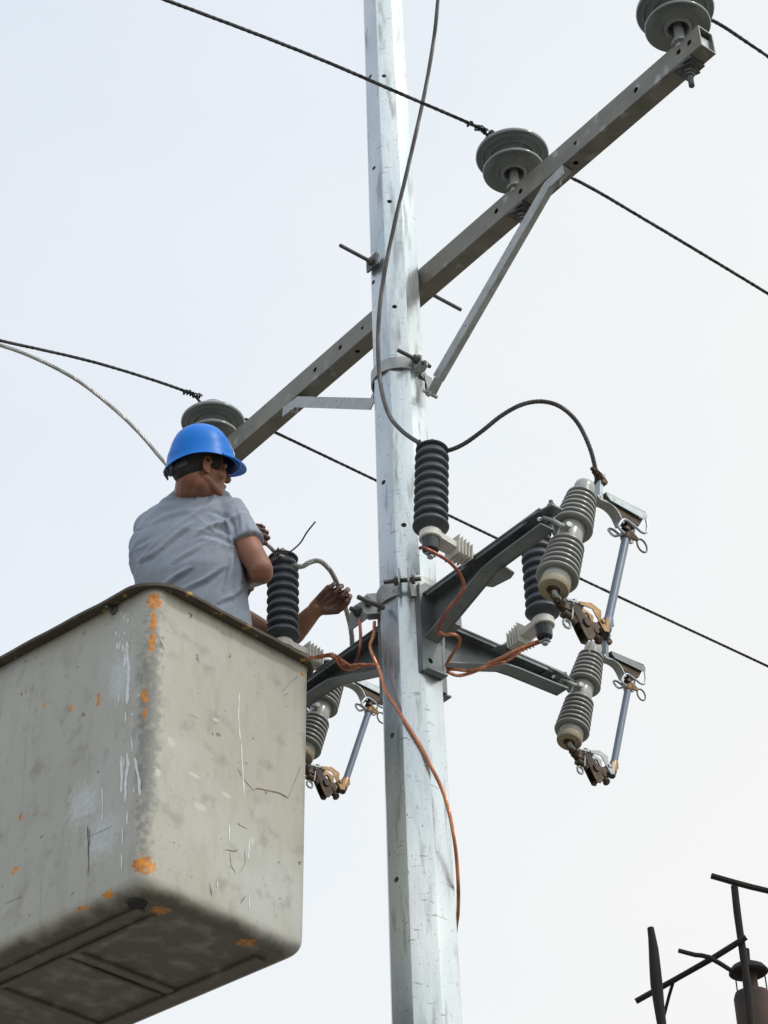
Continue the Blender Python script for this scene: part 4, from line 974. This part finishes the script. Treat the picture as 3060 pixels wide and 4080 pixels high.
# left arm reaching round in front of the chest to the cable
le = P(700, 2250, 8.32); lw = P(945, 2128, 8.27)
bd.cap(ls, le, .055, .044, 18); bd.cap(le, le.lerp(lw, .35), .044, .044); bd.cap(le.lerp(lw, .35), lw, .044, .029)
cdir = (P(1060, 2165, 8.26)-P(980, 2105, 8.28)).normalized()
Fd = (P(1035, 2125, 8.2)-P(960, 2130, 8.27)); Nd = -Fw
hand(bd, lw + V((0, .0, -.0)), Rt*1.0 + Up*-.12 + cdir*.0, -Fw + Rt*.0 + Up*.35, .95, (1.05, 1.1, 1.1, 1.1), (.5, .7))
F1 = V((KC.x, KC.y, 0)) + E1*.38 + E2*.44; F2_ = V((KC.x, KC.y, 0)) + E1*.42 + E2*.92
for s in (-1, 1):
    hp = hip + V((s*.09, 0, 0)); kn = hp.lerp(V((F1.x+s*.10, F1.y, ZB+.1)), .5); bd.cap(hp, kn, .085, .058, 16); bd.cap(kn, V((F1.x+s*.10, F1.y, ZB+.12)), .056, .04, 16)
me = remeshed(bd, .0036, 2); me.materials.append(M['skin']); me.materials.append(M['dirty_skin'])
hl = [P(990, 2345, 7.98), P(1005, 2125, 8.25)]
for pl_ in me.polygons:
    c = pl_.center
    if min((c-h_).length for h_ in hl) < .10: pl_.material_index = 1
for vv in me.vertices: vv.co -= w1.location
shade(me, 180); o = bpy.data.objects.new('body', me); COL.objects.link(o); o.parent = w1
# hair: skull shell below the helmet down to the nape
hr = MB()
hr.ellipsoid(qh(0, -.014, .045), .0835, .107, .090, Rh, Fh, Uh, 40, 28); hr.ellipsoid(qh(0, -.05, .0), .066, .064, .060, Rh, Fh, Uh, 32, 20)
hr.ellipsoid(qh(.045, .035, .03), .034, .035, .045, Rh, Fh, Uh, 24, 16)
me = remeshed(hr, .004, 2)
bmh = bmesh.new(); bmh.from_mesh(me)
kill = []
for v_ in bmh.verts:
    d = v_.co - HO; x, y, z = d.dot(Rh), d.dot(Fh), d.dot(Uh)
    jag = .006*noise.noise(v_.co*90)
    low = (z < -.066 + jag) or (z < .030+jag and y > .035 and abs(x) > .03) or (y > -.012+jag and z < .004-max(0, y+.012)*0 and abs(x) > .03 and y < .035) or (y > .07)
    low = low or (z < -.066 + (y+.055)*1.4 + jag and y > -.055)
    if y > .018 and y < .050 and abs(x) > .04 and z > -.012+jag: low = False
    if low: kill.append(v_)
bmesh.ops.delete(bmh, geom=kill, context='VERTS')
for v_ in bmh.verts: v_.co += v_.normal*(.0018*noise.noise(v_.co*220))
bmh.to_mesh(me); bmh.free()
for vv in me.vertices: vv.co -= w1.location
me.materials.append(M['hair']); shade(me, 180); o = bpy.data.objects.new('hair', me); COL.objects.link(o); o.parent = w1
# shirt
sh = MB()
taz = rad(14); Tx = V((math.cos(taz), -math.sin(taz), 0)); Ty = V((math.sin(taz), math.cos(taz), 0))
def ring(c, hw, hd, n=28, tilt=0.):
    out_ = []
    for i in range(n):
        a = 2*math.pi*i/n; cx_, sy_ = math.cos(a), math.sin(a)
        cx_ = math.copysign(abs(cx_)**.85, cx_); sy_ = math.copysign(abs(sy_)**.85, sy_)
        out_.append(c + Tx*hw*cx_ + Ty*hd*sy_ + Zz*(tilt*cx_))
    return out_
def at_z(x_px, z, y_):   # world x for a photo column at height z and plan depth y_
    p = V((0, y_, z)); d = (p - CP).dot(Fw)
    # solve x so that the projection falls on the column
    x = 0
    for _ in range(6):
        p = V((x, y_, z)); d = (p-CP).dot(Fw); px = 1530 + FPX*(p-CP).dot(Rt)/d; x += (x_px-px)*d/FPX
    return x
yc = nb.y + .02
rings_ = []
for z, xc, hw, hd, yo, tl in ((nb.z+.078, 782, .060, .064, .012, .034), (nb.z+.058, 780, .078, .078, .01, .034), (nb.z+.015, 772, .118, .096, .01, .030), (nb.z-.045, 762, .160, .112, .01, .026), (nb.z-.09, 752, .195, .126, .01, .022), (nb.z-.15, 744, .212, .136, .0, .015), (nb.z-.22, 740, .214, .142, .0, .008), (nb.z-.30, 752, .210, .142, .0, 0), (nb.z-.38, 764, .202, .138, .0, 0), (nb.z-.46, 776, .196, .135, 0.02, 0), (nb.z-.54, 786, .195, .132, 0.03, 0), (nb.z-.62, 795, .200, .132, .04, 0), (nb.z-.70, 800, .200, .132, .05, 0)):
    rings_.append(ring(V((at_z(xc, z, yc), yc+yo, z)), hw, hd, tilt=tl))
vs = [p for l in rings_ for p in l]; n = 28; fs = [tuple(range(n)), tuple(range((len(rings_)-1)*n, len(rings_)*n))[::-1]]
for k in range(len(rings_)-1): fs += [(k*n+(i+1) % n, k*n+i, (k+1)*n+i, (k+1)*n+(i+1) % n) for i in range(n)]
sh.add(vs, fs)
sd = (elb-rs).normalized(); se = rs + sd*.175
sh.cap(P(860, 2050, 8.0), rs, .070, .072, 20); sh.cap(rs + sd*.01, rs + sd*.09, .073, .069, 20)
sh.lathe([(0, 0), (.070, 0), (.068, .07), (.070, .112), (.069, .118), (0, .118)], rs + sd*.05, sd, 28)
sh.cap(P(660, 2080, 8.02), ls, .070, .066, 20); sh.cap(ls, ls + (le-ls).normalized()*.12, .068, .064, 20)
me = remeshed(sh, .0052, 6)
me.update()
vn = [v_.normal.copy() for v_ in me.vertices]
def fold(p):
    u_, z_ = (p-nb).dot(Tx), p.z-nb.z
    wv = noise.noise_vector(p*4.5)*.055
    a = (-u_*.75 + z_*.85) + wv.x; b_ = (u_*.9 - z_*.55) + wv.y
    r1 = 1-abs(math.sin(a*30 + noise.noise(p*3)*2.5)); r2 = 1-abs(math.sin(b_*26 + noise.noise(p*3+V((9, 0, 0)))*2.5))
    m1 = max(0, noise.noise(p*5 + V((3, 1, 2)))*1.6+.15); m2 = max(0, noise.noise(p*5 + V((7, 5, 1)))*1.6+.15)
    # pulls from the right arm pit and along the right flank
    pit = (p - P(905, 2190, 7.85)); L = pit.length; ang = math.atan2(pit.z, pit.dot(Tx)); r3 = (1-abs(math.sin(ang*5.5+.6*noise.noise(p*8))))*math.exp(-L*6.5)
    sw = .5*noise.noise(p*7)
    r4 = (1-abs(math.sin(a*62 + 3*noise.noise(p*6))))**2*max(0, noise.noise(p*7+V((1, 8, 2))))
    return .015*r1**2.5*m1 + .013*r2**2.5*m2 + .018*r3*r3 + .010*sw + .006*r4
CREASE = [([(555, 2102), (639, 2030), (736, 2005)], .008), ([(677, 1975), (618, 2002), (575, 2030)], .007), ([(652, 2182), (705, 2135), (757, 2098)], .007), ([(655, 2348), (700, 2305), (753, 2272)], .010),
          ([(728, 2356), (821, 2313), (890, 2265)], .008), ([(850, 2050), (895, 2063), (925, 2090)], -.009), ([(918, 2080), (926, 2120), (930, 2175)], -.012), ([(947, 2047), (958, 2080), (960, 2118)], .006),
          ([(600, 2150), (575, 2168), (548, 2180)], .006), ([(918, 2205), (912, 2270), (890, 2345)], .009), ([(945, 2230), (950, 2300), (935, 2390)], .007), ([(600, 2090), (680, 2055), (760, 2040)], .005),
          ([(860, 2110), (900, 2125), (925, 2150)], -.006), ([(820, 2140), (870, 2150), (915, 2172)], -.005), ([(560, 2240), (610, 2215), (640, 2190)], .006), ([(800, 1960), (780, 1990), (740, 2010)], .005), ([(850, 1965), (840, 1995), (815, 2020)], .005),
          ([(880, 2400), (930, 2380), (965, 2350)], .008), ([(700, 2240), (760, 2205), (800, 2180)], .005), ([(980, 2080), (985, 2110), (975, 2140)], .005)]
def crease(p):
    q = p - CP; d = q.dot(Fw); px, py = 1530 + FPX*q.dot(Rt)/d, 2040 - FPX*q.dot(Up)/d; h = 0
    for pl_, A in CREASE:
        best = None
        for k_ in range(len(pl_)-1):
            (x0, y0), (x1, y1) = pl_[k_], pl_[k_+1]; ex, ey = x1-x0, y1-y0; L2 = ex*ex+ey*ey
            t_ = max(0, min(1, ((px-x0)*ex+(py-y0)*ey)/L2)); dx, dy = px-x0-ex*t_, py-y0-ey*t_; dd_ = math.hypot(dx, dy)
            if best is None or dd_ < best[0]:
                tt = (k_+t_)/(len(pl_)-1); best = (dd_, math.copysign(dd_, dx*ey-dy*ex), tt)
        if best[0] > 60: continue
        env = math.sin(math.pi*min(1, max(0, best[2]*.86+.07)))**.6; sd_ = best[1]
        h += A*env*(math.exp(-((sd_-7)/9)**2) - .8*math.exp(-((sd_+9)/10)**2))
    return h
for i, v_ in enumerate(me.vertices):
    c_ = v_.co; dist = (c_-rs).dot(sd)
    k_ = 1 if dist < .08 or (c_-elb).length > .22 else .35
    v_.co += vn[i]*(fold(c_)*k_*.8 + (crease(c_) if vn[i].dot(Fw) < -.05 else 0))
for vv in me.vertices: vv.co -= w1.location
me.materials.append(M['shirt']); shade(me, 180); o = bpy.data.objects.new('shirt', me); COL.objects.link(o); o.parent = w1
tr = MB()
tr.cap(hip + Zz*.02, hip - Zz*.06, .135, .135, 20)
for s in (-1, 1):
    hp = hip + V((s*.085, 0, 0)); kn = hp.lerp(V((F1.x+s*.10, F1.y, ZB+.1)), .5); tr.cap(hp, kn, .10, .078, 18); tr.cap(kn, V((F1.x+s*.10, F1.y, ZB+.13)), .076, .06, 18)
me = remeshed(tr, .012, 2)
for vv in me.vertices: vv.co -= w1.location
me.materials.append(M['trousers']); shade(me, 180); o = bpy.data.objects.new('trousers', me); COL.objects.link(o); o.parent = w1
sho = MB()
for s in (-1, 1): sho.cap(V((F1.x+s*.10, F1.y-.03, ZB+.085)), V((F1.x+s*.10-.03, F1.y+.13, ZB+.08)), .045, .04, 14)
sho.obj('shoes', 'rubber', w1, smooth=60)
# helmet
hm = MB(); NH, NS = 72, 22
HC = qh(0, -.004, .054); hs = .955
hF = (Fh*math.cos(rad(-12)) + Fh.cross(Uh)*-math.sin(rad(-12)) + Uh*.07).normalized(); hU = (Uh - hF*Uh.dot(hF)).normalized(); hR = hF.cross(hU)
def rimz(a):    # a: 0 = front
    return -.046 + .020*abs(math.sin(a))**2 - (.012 if math.cos(a) < 0 else 0)*abs(math.cos(a))**2
def hpt(a, s, off=0.):   # s 0 rim .. 1 top
    A_, B_ = .116, .131
    z0 = rimz(a); top = .134; ph = s*math.pi/2
    rr = math.cos(ph)**.78; z = z0 + (top - z0)*math.sin(ph)**.95
    flare = .012*max(0, 1-s*9)**1.5
    # moulded band wave
    ln = .20 + .05*math.cos(a*2); bandd = .0042*(1/(1+math.exp((s-ln)*70)))
    ridge = .0035*math.exp(-((math.sin(a)*rr*A_)/.018)**2)*min(1, max(0, (s-.3)*3))
    k = rr + (flare+bandd+off)/.13
    return HC + (hR*math.sin(a)*A_*k + hF*math.cos(a)*B_*k + hU*(z + ridge + off*math.sin(ph)))*hs
vs, fs = [], []
for j in range(NS+1):
    s_ = j/NS
    for i in range(NH): vs.append(hpt(2*math.pi*i/NH, s_ if j < NS else .995))
for j in range(NS): fs += [(j*NH+i, j*NH+(i+1) % NH, (j+1)*NH+(i+1) % NH, (j+1)*NH+i) for i in range(NH)]
fs.append(tuple(NS*NH+i for i in range(NH)))
o1 = len(vs)
for j in range(NS+1):
    for i in range(NH): vs.append(hpt(2*math.pi*i/NH, min(.99, j/NS), -.0045 - (.004 if j else .0)))
mi = [0]*len(fs)
for j in range(NS): fs += [(o1+j*NH+(i+1) % NH, o1+j*NH+i, o1+(j+1)*NH+i, o1+(j+1)*NH+(i+1) % NH) for i in range(NH)]
mi += [1]*(NS*NH)
fs += [(i, o1+i, o1+(i+1) % NH, (i+1) % NH) for i in range(NH)]; mi += [0]*NH
hm.v, hm.f, hm.mi = vs, [f_[::-1] for f_ in fs], mi
# brim
nb_ = 25; bv = []
for i in range(nb_):
    a = rad(-62 + 124*i/(nb_-1)); ext = .052*math.cos(a*90/62*math.pi/180*57.3*1.0*.0 + a*1.38)**1.0 if abs(a) < rad(64) else 0
    inner = hpt(a, .03, -.002); dirn = (hF*math.cos(a*.6) + hR*math.sin(a*.6))
    outer = hpt(a, 0, .004) + dirn*max(.002, .024*math.cos(a*1.42)) - hU*(.004*math.cos(a*1.42) + .0)
    bv += [inner + hU*.002, outer + hU*.0025, outer - hU*.0015, inner - hU*.003]
bf = []
for i in range(nb_-1): bf += [(i*4+j, i*4+(j+1) % 4, (i+1)*4+(j+1) % 4, (i+1)*4+j) for j in range(4)]
hm.add(bv, bf, 0)
he = hm.obj('helmet', ['helmet_blue', 'helmet_inside'], w1, smooth=50)
# white sticker on the front, following the shell
sv, sf = [], []
for j in range(7):
    for i in range(9): sv.append(hpt(rad(-24+48*i/8), .14+.34*j/6, .0012))
sf = [(j*9+i, j*9+i+1, (j+1)*9+i+1, (j+1)*9+i) for j in range(6) for i in range(8)]
MB().add(sv, sf).obj('sticker', 'white_sticker', he, smooth=60)
# head band with ratchet at the nape
hb = MB(); pts_ = []
for i in range(25):
    a = rad(122 + 75*i/24); z = -.040 - .020*abs(math.cos(a))
    pts_.append((HC + (hR*math.sin(a)*.096 + hF*math.cos(a)*.122 + hU*z)*hs))
for p0, p1 in zip(pts_, pts_[1:]): hb.beam(p0, p1 + (p1-p0)*.05, .020, .003, x=hU)
pe = pts_[11]
hb.box(HC + (hR*.02 - hF*.122 - hU*.055)*hs, .05, .014, .028, hR, hU - hF*.2, bev=.003)
hb.box(HC + (hR*-.015 - hF*.135 - hU*.068)*hs, .055, .006, .020, hR*1 + hF*-.35, hU, bev=.001)
hb.obj('head_band', 'grey_strap', he)

# ---- second worker, mostly hidden behind the first
w2c = V((F2_.x, F2_.y, 0))
w2 = thing('person', 'mostly hidden second worker whose bare arm grips the bent silver cable', 'person', (w2c.x, w2c.y, ZB+.03), 'line workers in the bucket')
b2_ = MB()
HO2 = P(700, 2440, 8.15)
q2, R2, F2, U2 = head(b2_, HO2, V((.9, .3, -.1)), V((0, 0, 1)), .95)
s2 = P(905, 2440, 8.36); e2 = P(1128, 2566, 8.33); w2r = P(1258, 2428, 8.31)
hip2 = V((w2c.x, w2c.y, ZB+.66)); ch2 = HO2 + V((.0, .05, -.27))
b2_.cap(q2(0, -.02, -.05), ch2 + Zz*.14, .05, .055); b2_.cap(ch2, hip2, .11, .12); b2_.cap(ch2 + Zz*.08, s2, .07, .055)
b2_.cap(s2, s2.lerp(e2, .5), .054, .05, 18); b2_.cap(s2.lerp(e2, .5), e2, .05, .042, 18)
b2_.ellipsoid(e2, .043, .043, .043); b2_.cap(e2, e2.lerp(w2r, .35), .043, .046, 18); b2_.cap(e2.lerp(w2r, .35), w2r, .046, .029, 18)
b2_.cap(e2.lerp(w2r, .45) + Rt*.01, w2r + Rt*.005 - Up*.004, .036, .024, 18)
hand(b2_, w2r, Rt*1.0 + Up*.78 + Fw*.04, -Fw*1.0 + Rt*.15, 1.1, (.95, 1.0, 1.05, 1.0), (.4, .35))
s3 = ch2 + V((-.17, .02, .1)); b2_.cap(ch2 + Zz*.08, s3, .06, .055); b2_.cap(s3, s3 + V((.02, .1, -.27)), .05, .042); b2_.cap(s3 + V((.02, .1, -.27)), s3 + V((.2, .2, -.25)), .042, .028)
hand(b2_, s3 + V((.2, .2, -.25)), V((1, .3, 0)), V((0, 0, -1)), 1., (.6, .6, .6, .6))
for s in (-1, 1):
    hp = hip2 + V((s*.085, 0, 0)); kn = hp + V((.06, -.10, -.20)); b2_.cap(hp, kn, .085, .058, 16); b2_.cap(kn, V((hp.x, hp.y, ZB+.12)), .056, .04, 16)
me = remeshed(b2_, .0034, 2); me.materials.append(M['skin']); me.materials.append(M['dirty_skin'])
for pl_ in me.polygons:
    dd_ = (pl_.center - P(1345, 2370, 8.3)).length
    if dd_ < .085: pl_.material_index = 1
for vv in me.vertices: vv.co -= w2.location
shade(me, 180); o = bpy.data.objects.new('body', me); COL.objects.link(o); o.parent = w2
ts = MB(); ts.cap(ch2, hip2, .135, .14, 20); ts.cap(ch2 + Zz*.08, s2 + (s2-ch2)*-.3, .085, .066); ts.cap(ch2 + Zz*.08, s3, .085, .075)
ts.cap(hip2, hip2 - Zz*.1, .14, .135, 20)
for s in (-1, 1):
    hp = hip2 + V((s*.085, 0, 0)); kn = hp + V((.06, -.10, -.20)); ts.cap(hp, kn, .10, .078, 18); ts.cap(kn, V((hp.x, hp.y, ZB+.11)), .076, .06, 18)
me = remeshed(ts, .01, 3)
for vv in me.vertices: vv.co -= w2.location
me.materials.append(M['dark_cloth']); shade(me, 180); o = bpy.data.objects.new('overalls', me); COL.objects.link(o); o.parent = w2
h2_ = MB().ellipsoid(q2(0, -.012, .05), .083, .104, .085, R2, F2, U2, 32, 20); h2_.obj('hair', 'hair', w2, smooth=180)

# ================================================================== BACKGROUND: chimney and rough timbers
BD = 13.0
def rough_beam(mb_, pts, wpx, seg=10, wob=.12):
    path = spline([P(x, y, d) for x, y, d in pts], .12)
    rr = []
    for i, p in enumerate(path): rr.append((wpx/2/FPX*BD)*(1 + wob*noise.noise(p*5)) )
    path = [p + noise.noise_vector(p*3)*.006 for p in path]
    mb_.tube(path, rr, 7)
def down(p, x, y): # extend to ground vertically
    return p
t1 = thing('timber_post', 'dark rough timber post with a cross rail at the bottom right', 'post', (P(2600, 3900, BD).x, P(2600, 3900, BD).y, 0), 'dark rough timber posts')
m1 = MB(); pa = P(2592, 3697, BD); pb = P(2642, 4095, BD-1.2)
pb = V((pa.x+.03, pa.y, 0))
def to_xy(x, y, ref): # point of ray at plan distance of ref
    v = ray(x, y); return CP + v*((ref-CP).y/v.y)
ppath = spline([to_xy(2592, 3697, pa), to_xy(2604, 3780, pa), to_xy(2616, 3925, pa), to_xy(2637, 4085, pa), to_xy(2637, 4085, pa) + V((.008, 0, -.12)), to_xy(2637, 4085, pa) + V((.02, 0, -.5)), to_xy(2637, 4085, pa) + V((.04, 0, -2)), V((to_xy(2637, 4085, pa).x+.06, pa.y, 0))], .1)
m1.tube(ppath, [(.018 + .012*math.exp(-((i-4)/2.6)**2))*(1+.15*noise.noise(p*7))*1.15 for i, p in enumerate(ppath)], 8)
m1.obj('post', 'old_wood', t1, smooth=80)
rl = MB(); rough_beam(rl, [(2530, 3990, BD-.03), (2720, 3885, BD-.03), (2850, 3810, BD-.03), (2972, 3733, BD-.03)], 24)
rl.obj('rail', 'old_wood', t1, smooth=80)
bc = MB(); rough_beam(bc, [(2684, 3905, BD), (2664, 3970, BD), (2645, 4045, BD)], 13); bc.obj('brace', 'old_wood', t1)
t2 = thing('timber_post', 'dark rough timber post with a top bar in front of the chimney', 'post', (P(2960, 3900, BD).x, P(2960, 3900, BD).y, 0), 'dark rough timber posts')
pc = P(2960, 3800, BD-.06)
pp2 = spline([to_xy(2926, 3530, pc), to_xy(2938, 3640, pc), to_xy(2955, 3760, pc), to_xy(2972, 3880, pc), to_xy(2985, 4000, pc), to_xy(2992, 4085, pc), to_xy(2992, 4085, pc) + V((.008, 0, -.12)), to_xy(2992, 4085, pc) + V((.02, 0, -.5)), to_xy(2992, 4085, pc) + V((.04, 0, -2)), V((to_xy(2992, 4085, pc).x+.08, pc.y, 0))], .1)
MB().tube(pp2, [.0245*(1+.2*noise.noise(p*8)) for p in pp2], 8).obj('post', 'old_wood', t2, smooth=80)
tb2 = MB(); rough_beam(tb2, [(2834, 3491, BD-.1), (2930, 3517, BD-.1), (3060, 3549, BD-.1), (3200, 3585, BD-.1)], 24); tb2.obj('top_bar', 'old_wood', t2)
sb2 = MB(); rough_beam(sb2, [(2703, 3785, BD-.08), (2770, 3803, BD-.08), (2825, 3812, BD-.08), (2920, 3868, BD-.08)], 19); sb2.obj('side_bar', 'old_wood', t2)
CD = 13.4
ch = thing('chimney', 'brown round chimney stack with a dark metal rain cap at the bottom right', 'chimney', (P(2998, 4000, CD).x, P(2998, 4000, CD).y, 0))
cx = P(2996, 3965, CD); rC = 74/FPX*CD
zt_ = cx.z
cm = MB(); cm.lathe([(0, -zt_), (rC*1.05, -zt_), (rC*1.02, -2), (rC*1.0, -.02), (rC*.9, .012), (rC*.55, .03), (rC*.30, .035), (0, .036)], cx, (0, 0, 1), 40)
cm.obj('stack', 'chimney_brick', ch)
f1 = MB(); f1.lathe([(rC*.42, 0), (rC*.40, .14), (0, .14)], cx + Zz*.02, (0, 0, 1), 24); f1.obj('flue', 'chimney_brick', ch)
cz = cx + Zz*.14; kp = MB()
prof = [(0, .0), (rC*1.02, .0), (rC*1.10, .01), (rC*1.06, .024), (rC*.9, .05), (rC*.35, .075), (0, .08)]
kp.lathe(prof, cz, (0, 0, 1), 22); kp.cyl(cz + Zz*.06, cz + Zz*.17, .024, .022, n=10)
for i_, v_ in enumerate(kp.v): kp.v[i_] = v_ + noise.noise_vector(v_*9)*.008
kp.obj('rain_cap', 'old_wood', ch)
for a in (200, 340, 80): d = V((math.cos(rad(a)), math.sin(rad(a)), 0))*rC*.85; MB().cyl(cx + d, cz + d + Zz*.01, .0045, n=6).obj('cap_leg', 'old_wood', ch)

for o in list(sc.objects):
    if 'o3' in o: del o['o3']
